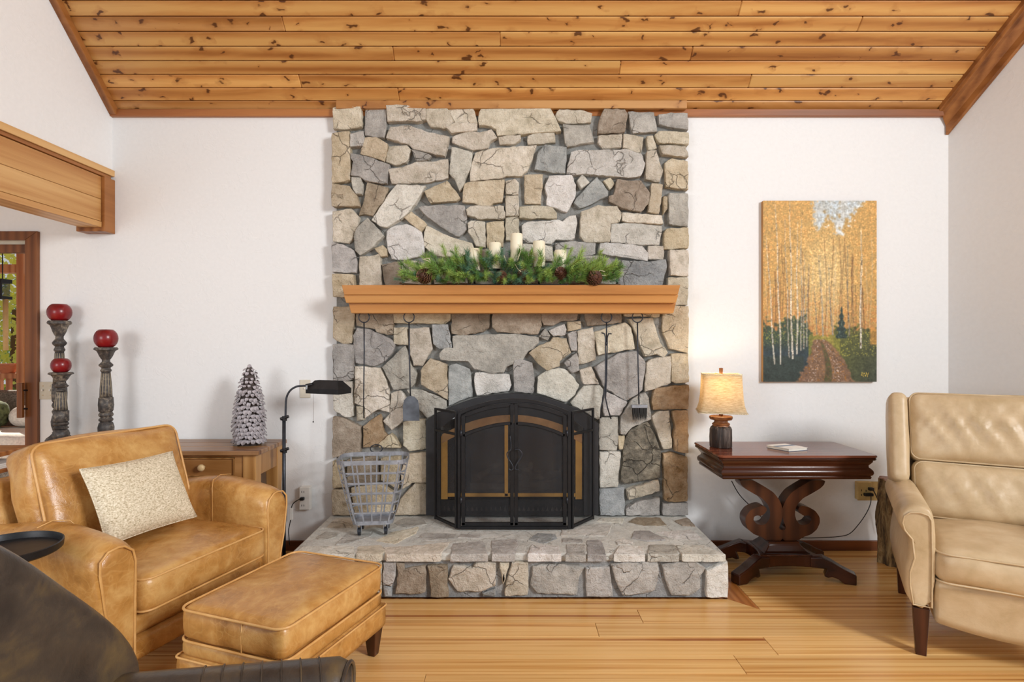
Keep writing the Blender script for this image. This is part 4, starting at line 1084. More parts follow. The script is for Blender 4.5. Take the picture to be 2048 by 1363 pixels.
MB().tube([pil_fn(Vector((x*0.215*(1-0.05*(1-y*y)), y*0.172*(1-0.05*(1-x*x)), 0))) for x, y in [(-1+k/10, -1) for k in range(20)]+[(1, -1+k/10) for k in range(20)]+[(1-k/10, 1) for k in range(20)]+[(-1, 1-k/10) for k in range(20)]], 0.0035, 6, True).build('seam', 'woven_cream', pw, smooth=True)

# ------------------------------------------------------------------ ottoman
ot = thing('leather_ottoman', 'tan leather ottoman on tapered dark legs in front of the armchair', 'ottoman', (-0.885, -1.435, 0), R(70))
f1 = lambda q: Vector((q.x, q.y, q.z+0.325))
o_ = cushion(0.61, 0.475, 0.125, 0.035, 0.022, 0.006, (18, 16, 5), 0.004, 12, f1).build('top_cushion', 'leather_tan', ot, smooth=True)
for z in (0.055, -0.055): piping(0.618, 0.483, z, 0.05, 0.005, f1).build('piping', 'leather_tan_plain', o_, smooth=True)
mb = MB(); mb.tube([(-0.309, -0.06, 0.268), (-0.311, -0.06, 0.325), (-0.306, -0.06, 0.38)], 0.0022, 5); mb.build('seam', 'leather_tan_plain', o_, smooth=True)
cushion(0.605, 0.47, 0.065, 0.022, 0, 0, (8, 8, 3), 0, 0, lambda q: Vector((q.x, q.y, q.z+0.236))).build('middle_band', 'leather_tan', ot, smooth=True)
k_ = cushion(0.63, 0.495, 0.10, 0.018, 0, 0, (8, 8, 3), 0, 0, lambda q: Vector((q.x, q.y, q.z+0.162))).build('skirt', 'leather_tan', ot, smooth=True)
piping(0.632, 0.497, 0.208, 0.02, 0.004).build('piping', 'leather_tan_plain', k_, smooth=True)
for sx in (-1, 1):
    for sy in (-1, 1):
        mb = MB(); c0 = Vector((sx*0.27, sy*0.205, 0)); mb.loft([[c0+Vector((dx*0.017, dy*0.017, 0)) for dx, dy in ((-1, -1), (1, -1), (1, 1), (-1, 1))], [c0+Vector((dx*0.03, dy*0.03, 0.115)) for dx, dy in ((-1, -1), (1, -1), (1, 1), (-1, 1))]]); mb.build('leg', 'dark_leg', ot, bevel=0.003)

# ------------------------------------------------------------------ dark leather chair in the foreground (faces right)
dc = thing('dark_armchair', 'dark brown leather chair with arched back and rolled arm in the foreground corner', 'armchair', (-0.82, -2.60, 0), R(92))
# local: front -y (to the right of the picture), +x away from the camera
prof = [(0.455, 0.47), (0.445, 0.53), (0.40, 0.60), (0.33, 0.68), (0.25, 0.765), (0.17, 0.855), (0.10, 0.92), (0.03, 0.955), (-0.03, 0.958)]
prof = [(x, z+0.032) for x, z in prof]
prof = prof+[(-x, z) for x, z in reversed(prof[:-1])]
mb = MB(); rings = []
for x, zt4 in prof:
    lean = 0.16*(zt4-0.2)
    e = 0.06 if abs(x) < 0.4 else 0.05
    y0b, y1b = 0.13, 0.36
    ring = [(y0b, 0.12), (y0b+0.03+lean*0.4, 0.40), (y0b+lean*0.8, zt4-0.07), (y0b+0.02+lean, zt4-0.02), (y0b+0.08+lean, zt4), (y1b-0.06+lean, zt4-0.004), (y1b+lean, zt4-0.05), (y1b+lean*0.7, zt4-0.16), (y1b+0.01, 0.35), (y1b-0.02, 0.12)]
    rings.append([Vector((x, yy, zz)) for yy, zz in ring])
mb.loft(rings); mb.build('back', 'leather_dark', dc, smooth=True, sub=2)
for sx in (-1, 1):
    mb = MB(); rings = []
    for y in (-0.40, -0.395, -0.37, -0.32, -0.2, 0.0, 0.2, 0.3):
        ins = {-0.40: 0.03, -0.395: 0.012, -0.37: 0.0}.get(y, 0.0)
        r = 0.078-ins; zc = 0.435-0.06*(y+0.40); ring = []
        for k in range(14):
            a = R(-40+k*260/13); ring.append((0.37+r*math.cos(a)*1.05, zc+r*math.sin(a)))
        ring = [(0.40, 0.12), (0.415, 0.32)]+ring+[(0.31, 0.32), (0.31, 0.12)]
        rings.append([Vector((sx*x, y, z)) for x, z in ring])
    mb.loft(rings); a = mb.build('rolled_arm', 'leather_dark', dc, smooth=True, angle=70)
    mb = MB(); mb.tube([Vector((sx*(0.37+0.07*math.cos(t)), -0.401, 0.435+0.062*math.sin(t))) for t in [2*PI*k/20 for k in range(20)]], 0.006, 6, True); mb.build('piping', 'leather_dark', a, smooth=True)
    mb = MB(); mb.lathe([(0.0, -0.006), (0.05, -0.004), (0.056, 0.002), (0.0, 0.012)], (0, 0, 0), 20); fr = mb.build('front_roundel', 'leather_dark', a, smooth=True); fr.location = (sx*0.37, -0.401, 0.435); fr.rotation_euler = (PI/2, 0, 0)
    for k in range(7):
        y = -0.33+k*0.05; mb = MB(); mb.tube([Vector((sx*(0.37+0.0795*math.cos(t)*1.05), y+0.03*math.cos(t), 0.435-0.06*(y+0.40)+0.0785*math.sin(t))) for t in [R(10+k2*16) for k2 in range(10)]], 0.0024, 5); mb.build('pleat', 'leather_dark', a, smooth=True)
cushion(0.60, 0.52, 0.15, 0.05, 0.03, 0.0, (12, 12, 5), 0.006, 5, lambda q: Vector((q.x, q.y-0.12, q.z+0.29))).build('seat_cushion', 'leather_dark', dc, smooth=True)
cushion(0.78, 0.64, 0.16, 0.03, 0, 0, (6, 6, 3), 0, 0, lambda q: Vector((q.x, q.y-0.02, q.z+0.16))).build('base', 'leather_dark', dc, smooth=True)
for sx in (-1, 1):
    for sy in (-0.36, 0.27):
        mb = MB(); mb.tube([(sx*0.34, sy, 0), (sx*0.34, sy, 0.10)], [0.02, 0.028], 10); mb.build('leg', 'dark_leg', dc)

# ------------------------------------------------------------------ black tray table with a paper
tc_ = W(8, 1092, 1.95); TRZ = tc_.z
tt = thing('tray_table', 'round black metal tray table between the two leather armchairs', 'side table', (tc_.x, tc_.y, 0))
mb = MB(); mb.lathe([(0.001, TRZ-0.028), (0.155, TRZ-0.028), (0.162, TRZ-0.022), (0.164, TRZ), (0.160, TRZ+0.002), (0.157, TRZ-0.004), (0.154, TRZ-0.020), (0.001, TRZ-0.020)], (0, 0, 0), 48); mb.build('tray', 'black_iron', tt, smooth=True, angle=40)
mb = MB(); mb.tube([(0, 0, 0.02), (0, 0, TRZ-0.028)], 0.012, 12); mb.build('post', 'black_iron', tt, smooth=True)
mb = MB(); mb.lathe([(0.001, 0.0), (0.12, 0.0), (0.125, 0.008), (0.03, 0.022), (0.001, 0.024)], (0, 0, 0), 32); mb.build('foot', 'black_iron', tt, smooth=True, angle=40)
mb = MB(); p = W(22, 1100, 1.86); z = TRZ-0.0195
mb.add([(p.x-0.05, p.y-0.03, z), (p.x+0.025, p.y-0.04, z), (p.x+0.03, p.y+0.03, z), (p.x-0.03, p.y+0.04, z), (p.x-0.05, p.y-0.03, z+0.0015), (p.x+0.025, p.y-0.04, z+0.0015), (p.x+0.03, p.y+0.03, z+0.0015), (p.x-0.03, p.y+0.04, z+0.0015)], [(0, 3, 2, 1), (4, 5, 6, 7), (0, 1, 5, 4), (1, 2, 6, 5), (2, 3, 7, 6), (3, 0, 4, 7)])
tag(mb.build('paper_note', 'paper_white'), 'small white paper lying on the round black tray', 'paper')

# ------------------------------------------------------------------ pine console against the wall
CT = 0.727; CX1 = -1.457; CX0 = -2.72; CYf = 3.27-D0
co = thing('console_table', 'rustic pine console table with drawers against the white wall', 'console table', ((CX0+CX1)/2, CYf/2, 0))
for k in range(3):
    ya, yb4 = CYf+k*(abs(CYf)-0.024)/3, CYf+(k+1)*(abs(CYf)-0.024)/3
    mb = MB(); mb.box((CX0, ya, CT-0.027), (CX1, yb4-0.0015, CT)); mb.build('top_board', 'console_top', co, world=True, bevel=0.005)
lw = 0.075
for lx in (CX0+0.03, CX1-0.03-lw):
    for ly in (CYf+0.03, -0.10):
        mb = MB(); cx, cy = lx+lw/2, ly+lw/2
        mb.loft([[Vector((cx+dx*h, cy+dy*h, z)) for dx, dy in ((-1, -1), (1, -1), (1, 1), (-1, 1))] for z, h in ((0, 0.024), (CT-0.20, lw/2), (CT-0.0272, lw/2))]); mb.build('leg', 'console_leg', co, world=True, bevel=0.004)
zA0, zA1 = CT-0.176, CT-0.0275
mb = MB(); mb.box((CX1-0.03-0.028, CYf+0.105, zA0+0.02), (CX1-0.034, -0.10, zA1)); mb.build('side_apron', 'console_leg', co, world=True)
mb = MB(); mb.box((CX0+0.034, CYf+0.105, zA0+0.02), (CX0+0.06, -0.10, zA1)); mb.build('side_apron', 'console_leg', co, world=True)
mb = MB(); mb.box((CX0+0.10, -0.08, zA0), (CX1-0.10, -0.05, zA1)); mb.build('back_apron', 'console_pine', co, world=True)
fx0, fx1 = CX0+0.105, CX1-0.105
mb = MB(); mb.box((fx0, CYf+0.04, zA1-0.018), (fx1, CYf+0.07, zA1)); mb.build('front_rail', 'console_pine', co, world=True)
mb = MB(); mb.box((fx0, CYf+0.04, zA0), (fx1, CYf+0.07, zA0+0.018)); mb.build('front_rail', 'console_pine', co, world=True)
xm = (fx0+fx1)/2
DR = ((-1.985, -1.612), (-2.42, -2.045))
for a, b in ((-1.612, fx1), (-2.045, -1.985), (fx0, -2.42)):
    mb = MB(); mb.box((a, CYf+0.04, zA0+0.018), (b, CYf+0.07, zA1-0.018)); mb.build('divider', 'console_pine', co, world=True)
for a, b in DR:
    mb = MB(); mb.box((a+0.002, CYf+0.05, zA0+0.02), (b-0.002, CYf+0.09, zA1-0.02)); dw = mb.build('drawer', 'console_pine', co, world=True)
    z0, z1 = zA0+0.02, zA1-0.02
    for q in (((a+0.002, CYf+0.036, z1-0.006), (b-0.002, CYf+0.05, z1)), ((a+0.002, CYf+0.036, z0), (b-0.002, CYf+0.05, z0+0.006)), ((a+0.002, CYf+0.036, z0), (a+0.008, CYf+0.05, z1)), ((b-0.008, CYf+0.036, z0), (b-0.002, CYf+0.05, z1))):
        mb = MB(); mb.box(*q); mb.build('bead', 'console_leg', dw, world=True, bevel=0.002)
    mb = MB(); c0 = Vector(((a+b)/2, CYf+0.052, (z0+z1)/2)); rings = []
    for r, y in ((0.010, 0), (0.008, -0.012), (0.012, -0.018), (0.020, -0.026), (0.021, -0.034), (0.015, -0.042), (0.002, -0.045)): rings.append([c0+Vector((r*math.cos(t), y, r*math.sin(t))) for t in [2*PI*k/16 for k in range(16)]])
    mb.loft(rings); kn = mb.build('knob', 'knob_wood', dw, world=True, smooth=True); kn['label'] = 'pale turned wooden knob'

# ------------------------------------------------------------------ candlesticks with red ball candles
def candlestick(px, ytop, d, ccx_w, ccy_t, ccy_b, lab, clab, seed=0, zbase=CT):
    p = W(px, ytop, d); H = p.z-zbase; base = (p.x, p.y, zbase)
    c_ = thing('candlestick', lab, 'candlestick', base, R(seed), 'carved candlesticks on the console')
    # turned profile for a 0.60 m stick, scaled to its height
    st = math.sqrt(1+((px-1024)/F)**2); KR = 0.82
    def sc(pr): return [(r*KR, z*H) for r, z in pr]
    mb = MB(); mb.lathe(sc([(0.088, 0.0), (0.09, 0.012), (0.08, 0.03), (0.062, 0.045), (0.05, 0.06)]), (0, 0, 0), 28); mb.build('foot', 'carved_wood', c_, smooth=True, angle=45)
    mb = MB(); mb.lathe(sc([(0.045, 0.055), (0.046, 0.075), (0.040, 0.082), (0.042, 0.09), (0.052, 0.13), (0.054, 0.165), (0.046, 0.21), (0.036, 0.225), (0.046, 0.235), (0.048, 0.25), (0.040, 0.262), (0.036, 0.272), (0.046, 0.285), (0.049, 0.30), (0.044, 0.315), (0.038, 0.325)]), (0, 0, 0), 28); mb.build('baluster', 'carved_wood', c_, smooth=True, angle=45)
    # fluted shaft with a carved leaf collar
    mb = MB(); mb.lathe(sc([(0.040, 0.325), (0.048, 0.34), (0.049, 0.40), (0.047, 0.475), (0.042, 0.48)]), (0, 0, 0), 64, 0, lambda a, z: 1+0.05*math.sin(a*8+math.sin(z*160))*math.cos(z*90)); mb.build('leaf_collar', 'carved_wood', c_, smooth=True)
    mb = MB(); mb.lathe(sc([(0.042, 0.478), (0.040, 0.54), (0.036, 0.62), (0.031, 0.70), (0.029, 0.745)]), (0, 0, 0), 72, 0, lambda a, z: 1-0.10*max(0, math.cos(a*12))**2); mb.build('fluted_shaft', 'carved_wood', c_, smooth=True)
    for k in range(12):
        a = 2*PI*k/12; mb = MB(); mb.tube([Vector((math.cos(a)*r*KR, math.sin(a)*r*KR, z*H)) for r, z in ((0.0385, 0.49), (0.0365, 0.56), (0.033, 0.63), (0.028, 0.73))], [0.002, 0.003, 0.003, 0.002], 5); mb.build('flute', 'carved_groove', c_, smooth=True)
    mb = MB(); mb.lathe(sc([(0.029, 0.742), (0.036, 0.752), (0.036, 0.765), (0.031, 0.772), (0.028, 0.785), (0.045, 0.805), (0.047, 0.818), (0.036, 0.835), (0.026, 0.85), (0.026, 0.87), (0.034, 0.885), (0.044, 0.91), (0.052, 0.94), (0.060, 0.962), (0.077, 0.975), (0.078, 0.985), (0.070, 1.0), (0.002, 0.993)]), (0, 0, 0), 32); mb.build('cup', 'carved_wood', c_, smooth=True, angle=45)
    # ball candle
    rz_ = (ccy_b-ccy_t)*d/F/2*1.1; rx = ccx_w*d/F/2/st
    b_ = thing('ball_candle', clab, 'candle', (p.x, p.y, p.z), 0, 'red ball candles')
    prof = []
    for k in range(13):
        t = -PI/2+PI*k/12; r = rx*math.cos(t)**0.8 if math.cos(t) > 1e-6 else 0.0; z = rz_*math.sin(t)
        if abs(z) > rz_*0.93: continue
        prof.append((r, z))
    z0 = prof[0][1]; prof = [(0.001, z0)]+prof+[(prof[-1][0]*0.55, prof[-1][1]+0.001), (0.001, prof[-1][1]-0.003)]
    mb = MB(); mb.lathe([(r, z-z0) for r, z in prof], (0, 0, 0), 28); mb.build('wax', 'red_wax', b_, smooth=True, angle=55)
    mb = MB(); zt5 = prof[-1][1]-z0; mb.tube([(0, 0, zt5-0.002), (0.001, 0, zt5+0.005)], 0.0012, 5); mb.build('wick', 'wick', b_)
candlestick(119, 641, 3.61, 53, 607, 642, 'tallest carved dark wood candlestick, at the back beside the door frame', 'red ball candle on the tallest candlestick', 10)
candlestick(122, 744, 3.44, 44, 716, 745, 'shortest carved dark wood candlestick, in front of the tallest one', 'smallest red ball candle, on the shortest candlestick', 25)
candlestick(212, 694, 3.53, 51, 657, 694, 'carved dark wood candlestick standing alone on the console, right of the pair', 'red ball candle on the candlestick standing apart on the right', 3)

# ------------------------------------------------------------------ frosted cone tree of bark scales
p = W(499, 889, 3.49)
ct = thing('cone_tree', 'frosted grey cone-shaped tree of overlapping wood scales on the console', 'decoration', (p.x, p.y, CT))
Ht = 0.50; Rb = 0.082
mb = MB(); mb.lathe([(0.068, 0.0), (0.068, 0.05), (0.062, 0.18), (0.05, 0.30), (0.034, 0.40), (0.016, 0.47), (0.002, 0.485)], (0, 0, 0), 24); mb.build('core', 'scale_core', ct, smooth=True)
rr = random.Random(8)
def scale_mesh(w, l):
    mb = MB(); pts = [(-w/2, 0, l*0.1), (w/2, 0, l*0.1), (w*0.55, -0.004, -l*0.45), (w*0.2, -0.008, -l*0.8), (-w*0.25, -0.008, -l*0.82), (-w*0.55, -0.005, -l*0.4)]
    A = [Vector(q) for q in pts]; B = [q+Vector((0, 0.0035, 0)) for q in A]; mb.loft([A, B]); return mb
sm_ = [scale_mesh(w, l).build('scale', 'frosted_scale', ct) for w, l in ((0.030, 0.034), (0.026, 0.038), (0.022, 0.028))]
smd = [o.data for o in sm_]
for o in sm_: bpy.data.objects.remove(o, do_unlink=True)
rows = 19; cnt = 0
for i in range(rows):
    u = i/(rows-1); z = 0.037+u*0.448; r = (Rb-0.006)*(1-u**2.6)**0.75+0.006; n_ = max(4, int(2*PI*r/0.0235))
    for k in range(n_):
        a = 2*PI*(k+0.5*(i % 2)+rr.uniform(-.15, .15))/n_
        o = bpy.data.objects.new('scale', smd[rr.choice((0, 1)) if u < 0.7 else 2]); COL.objects.link(o); o.parent = ct
        o.location = (r*math.cos(a), r*math.sin(a), z+rr.uniform(-.005, .008)*(i > 0)); s = rr.uniform(0.75, 1.1)*(1-0.25*u); o.scale = (s, s, s)
        o.rotation_euler = (R(-16+rr.uniform(-22, 10)), R(rr.uniform(-18, 18)), a+PI/2); cnt += 1

# ------------------------------------------------------------------ pharmacy floor lamp
dL = 3.44
fl = thing('floor_lamp', 'black pharmacy floor lamp with adjustable arm beside the console', 'floor lamp', tuple(W(568, 0, dL).xy)+(0,))
bx = W(568, 0, dL).x; by = dL-D0
mb = MB(); mb.lathe([(0.001, 0), (0.125, 0), (0.128, 0.012), (0.10, 0.022), (0.02, 0.03), (0.012, 0.05)], (0, 0, 0), 32); mb.build('base', 'black_iron', fl, smooth=True, angle=40)
mb = MB(); mb.tube([(0, 0, 0.03), (0, 0, W(0, 838, dL).z)], 0.0105, 12); mb.build('pole', 'dark_iron', fl, smooth=True)
def curve(pts, n=6):
    P = [Vector(p) for p in pts]; out = []
    for i in range(len(P)-1):
        for t in range(n):
            p0, p1, p2, p3 = P[max(i-1, 0)], P[i], P[i+1], P[min(i+2, len(P)-1)]; u = t/n
            out.append(0.5*((2*p1)+(p2-p0)*u+(2*p0-5*p1+4*p2-p3)*u*u+(3*p1-p0-3*p2+p3)*u**3))
    out.append(P[-1]); return out
mb = MB(); mb.tube(curve(pl([(571, 838), (571.5, 815), (573, 795), (580, 781), (592, 773), (606, 771), (616, 771)], dL)), 0.0062, 10); mb.build('arm', 'dark_iron', fl, world=True, smooth=True)
for yy in (836, 900):
    mb = MB(); q = W(569, yy, dL); mb.tube([q-Vector((0.022, 0.004, 0.004)), q+Vector((0.026, -0.004, 0.012))], 0.0095, 10); mb.build('clamp_knob', 'black_iron', fl, world=True, smooth=True, angle=40)
    mb = MB(); mb.tube([q-Vector((0.0, 0, 0.015)), q+Vector((0.0, 0, 0.013))], 0.0145, 12); mb.build('collar', 'black_iron', fl, world=True, smooth=True, angle=40)
# shade: hipped trough
A = [W(617, 776, dL-0.06), W(669, 776, dL-0.06), W(698, 776, dL+0.03), W(640, 776, dL+0.05)]
z1 = W(0, 776, dL).z; z2 = W(0, 786, dL).z; z3 = W(0, 760.5, dL).z
x0s, x1s = W(617, 0, dL).x, W(697, 0, dL).x
def rect(xa, xb, ya, yb5, z): return [Vector((xa, ya, z)), Vector((xb, ya, z)), Vector((xb, yb5, z)), Vector((xa, yb5, z))]
rz5 = Matrix.Rotation(R(-22), 4, 'Z'); cc5 = Vector(((x0s+x1s)/2, by, 0))
def rr5(ring): return [cc5+(rz5 @ (p-cc5)) for p in ring]
rings = [rr5(rect(x0s+0.004, x1s-0.004, by-0.055, by+0.055, z2)), rr5(rect(x0s, x1s, by-0.06, by+0.06, z2)), rr5(rect(x0s, x1s, by-0.06, by+0.06, z1)), rr5(rect(x0s+0.035, x1s-0.035, by-0.022, by+0.022, z3)), rr5(rect(x0s+0.036, x1s-0.036, by-0.018, by+0.018, z3-0.004)), rr5(rect(x0s+0.004, x1s-0.004, by-0.055, by+0.055, z1-0.003))]
mb = MB(); mb.loft(rings, True, False); mb.build('shade', 'black_iron', fl, world=True)
mb = MB(); mb.tube([W(612, 771, dL), W(626, 768, dL)], 0.011, 12); mb.build('swivel', 'black_iron', fl, world=True, smooth=True, angle=40)
mb = MB(); mb.tube([W(613.5, 770, dL-0.03), W(613.5, 778, dL-0.03)], 0.007, 10); mb.build('switch_knob', 'chrome', fl, world=True, smooth=True, angle=40)
mb = MB(); mb.tube([W(626.5, 784, dL), W(626.5, 842, dL)], 0.0009, 5); chn = mb.build('pull_chain', 'chrome', fl, world=True)
mb = MB(); q = W(626.5, 843, dL); mb.lathe([(0.0005, -0.005), (0.004, -0.003), (0.004, 0.002), (0.0005, 0.005)], q, 10); mb.build('chain_ball', 'black_rubber', chn, world=True, smooth=True)

# ------------------------------------------------------------------ wall plates, plugs and cords
def wall_plate(nm, lab, cat, xa, xb, ya, yb6, matn, d=D0):
    a, b = W(xa, ya, d), W(xb, yb6, d); t = thing(nm, lab, cat, ((a.x+b.x)/2, 0, (a.z+b.z)/2))
    mb = MB(); mb.box((a.x, -0.006, b.z), (b.x, -0.0005, a.z)); mb.build('plate', matn, t, world=True, bevel=0.003); return t, a, b
t, a, b = wall_plate('light_switch', 'double ivory light switch plate beside the door frame', 'light switch', 77, 112, 763, 798, 'ivory_plastic')
for fx in (0.3, 0.72):
    mb = MB(); x = a.x+(b.x-a.x)*fx; z = (a.z+b.z)/2; mb.box((x-0.004, -0.016, z-0.003), (x+0.004, -0.006, z+0.009)); mb.build('toggle', 'white_plastic', t, world=True, bevel=0.002)
    for dz in (-0.03, 0.03):
        mb = MB(); mb.tube([(x, -0.0075, z+dz), (x, -0.0055, z+dz)], 0.003, 8); mb.build('screw', 'tan_plastic', t, world=True)
t, a, b = wall_plate('light_switch', 'ivory light switch plate behind the floor lamp head', 'light switch', 600, 621, 759, 795, 'ivory_plastic')
mb = MB(); x = (a.x+b.x)/2; z = (a.z+b.z)/2; mb.box((x-0.004, -0.016, z-0.003), (x+0.004, -0.006, z+0.009)); mb.build('toggle', 'white_plastic', t, world=True, bevel=0.002)
t, a, b = wall_plate('wall_outlet', 'white wall outlet left of the stone hearth', 'outlet', 603, 623, 970, 1006, 'white_plastic')
mb = MB(); p0, p1 = W(600, 973, 3.68), W(612, 1018, 3.68)
ad = thing('plug_adapter', 'white multi-outlet adapter plugged in left of the hearth', 'adapter', ((p0.x+p1.x)/2, -0.03, p1.z))
mb.box((p0.x, -0.045, p1.z), (p1.x+0.03, -0.0065, p0.z)); mb.build('body', 'white_plastic', ad, world=True, bevel=0.004)
for zf in (0.2, 0.8):
    for dx in (-0.007, 0.007):
        mb = MB(); z = p1.z+(p0.z-p1.z)*zf; x = (p0.x+p1.x)/2+0.004; mb.box((x+dx-0.0015, -0.0458, z-0.006), (x+dx+0.0015, -0.0448, z+0.006)); mb.build('slot', 'black_rubber', ad, world=True)
lc = thing('lamp_cord', 'black cord with plug looping down beside the tan armchair', 'cord', W(600, 1000, 3.66))
mb = MB(); q0, q1 = W(600, 994, 3.65), W(608, 1000, 3.65); mb.box((q0.x, -0.072, q1.z), (q1.x, -0.0462, q0.z)); mb.build('plug', 'black_rubber', lc, world=True, bevel=0.004)
mb = MB(); mb.tube(curve(pl([(601, 997), (593, 1001), (586, 1007), (583, 1015), (582, 1030), (580, 1045), (577, 1060), (578, 1075), (579, 1090)], 3.64)), 0.003, 6); mb.build('cable', 'black_rubber', lc, world=True, smooth=True)
mb = MB(); a0, a1 = W(578, 1016, 3.63), W(584, 1040, 3.63); mb.box((a0.x, -0.075, a1.z), (a1.x, -0.058, a0.z)); mb.build('inline_switch', 'white_plastic', lc, world=True, bevel=0.003)
# low open stand at the left edge of the picture
ls = thing('magazine_stand', 'low brown open-shelf stand at the left edge behind the armchair', 'stand', (W(0, 0, 3.0).x-0.12, 3.0-D0, 0))
zt6 = W(0, 898, 3.0).z; xr = W(21, 0, 2.98).x
for z0, z1 in ((zt6-0.025, zt6), (zt6-0.11, zt6-0.09), (0.08, 0.10)):
    mb = MB(); mb.box((xr-0.36, -0.86, z0), (xr, -0.58, z1)); mb.build('shelf', 'trim_brown_x', ls, world=True, bevel=0.003)
for x in (xr-0.36, xr-0.025):
    for y in (-0.86, -0.605):
        mb = MB(); mb.box((x, y, 0), (x+0.025, y+0.025, zt6-0.025)); mb.build('post', 'trim_brown', ls, world=True)
for k in range(3):
    mb = MB(); z = zt6-0.0895+k*0.008; mb.box((xr-0.30, -0.85+k*0.004, z), (xr-0.01-k*0.006, -0.62, z+0.0075)); tag(mb.build('magazine', 'paper_white', bevel=0.001), ('lowest', 'middle', 'topmost')[k]+' pale magazine lying on the shelf of the low brown stand', 'magazine', 'magazines in the stand')

# ------------------------------------------------------------------ mahogany pedestal table
wood('mahogany', '1d0b06', '32160b', '472312', 0, 0.6, 7, 0.2, bright=0.04, ring=0.8)
wood('mahogany_top', '4c2418', '6a3826', '7d4834', 0, 0.5, 7, 0.16, bright=0.04, ring=0.6)
wood('mahogany_light', '261008', '3f1f0f', '552e17', 2, 0.6, 7, 0.3, bright=0.04, ring=0.8)
TZ = 0.725; tx0, tx1, td0, td1 = 1.145, 2.03, 3.14, 3.60
pt = thing('pedestal_table', 'dark mahogany lyre-pedestal table standing right of the hearth', 'table', ((tx0+tx1)/2, (td0+td1)/2-D0, 0))
def rrect(ins, z, r=0.03):
    w, d = tx1-tx0-2*ins, td1-td0-2*ins; cx, cy = (tx0+tx1)/2, (td0+td1)/2-D0
    return [Vector((cx+x, cy+y, z)) for x, y in round_rect(w, d, max(0.003, r), 4)]
mb = MB(); mb.loft([rrect(0.004, TZ-0.014), rrect(0.0, TZ-0.011), rrect(0.0, TZ-0.004), rrect(0.004, TZ)]); mb.build('top_leaf', 'mahogany_top', pt, world=True)
mb = MB(); mb.loft([rrect(0.006, TZ-0.029), rrect(0.003, TZ-0.026), rrect(0.003, TZ-0.018), rrect(0.006, TZ-0.0145)]); mb.build('lower_leaf', 'mahogany', pt, world=True)
mb = MB(); rings = [rrect(i, TZ-z, 0.004) for i, z in ((0.022, 0.0295), (0.022, 0.040), (0.030, 0.052), (0.037, 0.062), (0.036, 0.072), (0.027, 0.080), (0.020, 0.090), (0.018, 0.101), (0.021, 0.112), (0.030, 0.120), (0.026, 0.127), (0.030, 0.136))]
mb.loft(rings); mb.build('apron', 'mahogany', pt, world=True, smooth=True, angle=50)
LS = 1778/300.0; dLy = 3.335
left = [(1250, 58), (1235, 110), (1190, 155), (1080, 220), (985, 270), (920, 340), (893, 400), (888, 470), (905, 530), (940, 578), (990, 592), (1050, 575), (1088, 530), (1078, 488), (1040, 474), (1000, 483), (950, 450), (925, 410), (940, 375), (985, 362), (1060, 380), (1130, 420), (1180, 490), (1185, 560), (1150, 640), (1080, 700), (990, 730), (925, 772), (742, 775), (742, 640), (765, 650), (785, 620), (765, 570), (742, 500), (742, 385), (780, 290), (850, 200), (960, 130), (1085, 58)]
def smooth_poly(p, it=1):
    for _ in range(it):
        q = []
        for i in range(len(p)):
            a, b = Vector(p[i]), Vector(p[(i+1) % len(p)]); q += [a.lerp(b, 0.16), a.lerp(b, 0.84)]
        p = q
    return p
for s in (-1, 1):
    px = []
    for x, y in left:
        if s < 0: x = 1484-x
        px.append((1440+x/LS, 950+y/LS))
    P = smooth_poly([(q.x, q.z) for q in [W(a, b, dLy) for a, b in px]], 2)
    P = [(p.x, min(p.y, TZ-0.1361)) for p in P]
    mb = MB(); mb.prism(P, 1, dLy-D0, dLy-D0+0.085); mb.build('scroll', 'mahogany_light', pt, world=True, smooth=True, angle=40)
cxp = W(1440+742/LS, 0, dLy).x; cyp = dLy-D0+0.045
zs = W(0, 950+772/LS, dLy).z
def sq(hw, hd, z): return [Vector((cxp-hw, cyp-hd, z)), Vector((cxp+hw, cyp-hd, z)), Vector((cxp+hw, cyp+hd, z)), Vector((cxp-hw, cyp+hd, z))]
mb = MB(); mb.loft([sq(0.135, 0.11, zs-0.055), sq(0.118, 0.095, zs-0.045), sq(0.095, 0.075, zs-0.02), sq(0.088, 0.068, zs-0.008), sq(0.09, 0.07, zs)]); mb.build('plinth_block', 'mahogany', pt, world=True, bevel=0.004)
# concave-sided platform
pts = []
cor = [(-0.175, -0.14), (0.175, -0.14), (0.175, 0.14), (-0.175, 0.14)]
for i in range(4):
    a, b = Vector(cor[i]), Vector(cor[(i+1) % 4]); nrm = Vector((-(b-a).y, (b-a).x)).normalized()
    for k in range(8):
        u = k/8; pts.append(a.lerp(b, u)+nrm*0.028*math.sin(PI*u))
mb = MB(); mb.loft([[Vector((cxp+p.x*f, cyp+p.y*f, z)) for p in pts] for z, f in ((zs-0.125, 0.98), (zs-0.12, 1.0), (zs-0.06, 1.0), (zs-0.055, 0.97))]); mb.build('platform', 'mahogany', pt, world=True)
mb = MB(); mb.tube([Vector((cxp-0.13+k*0.26/60, cyp-0.1265, zs-0.058)) for k in range(61)], [0.003 if k % 2 else 0.0045 for k in range(61)], 6); mb.build('bead_moulding', 'mahogany_light', pt, world=True, smooth=True)
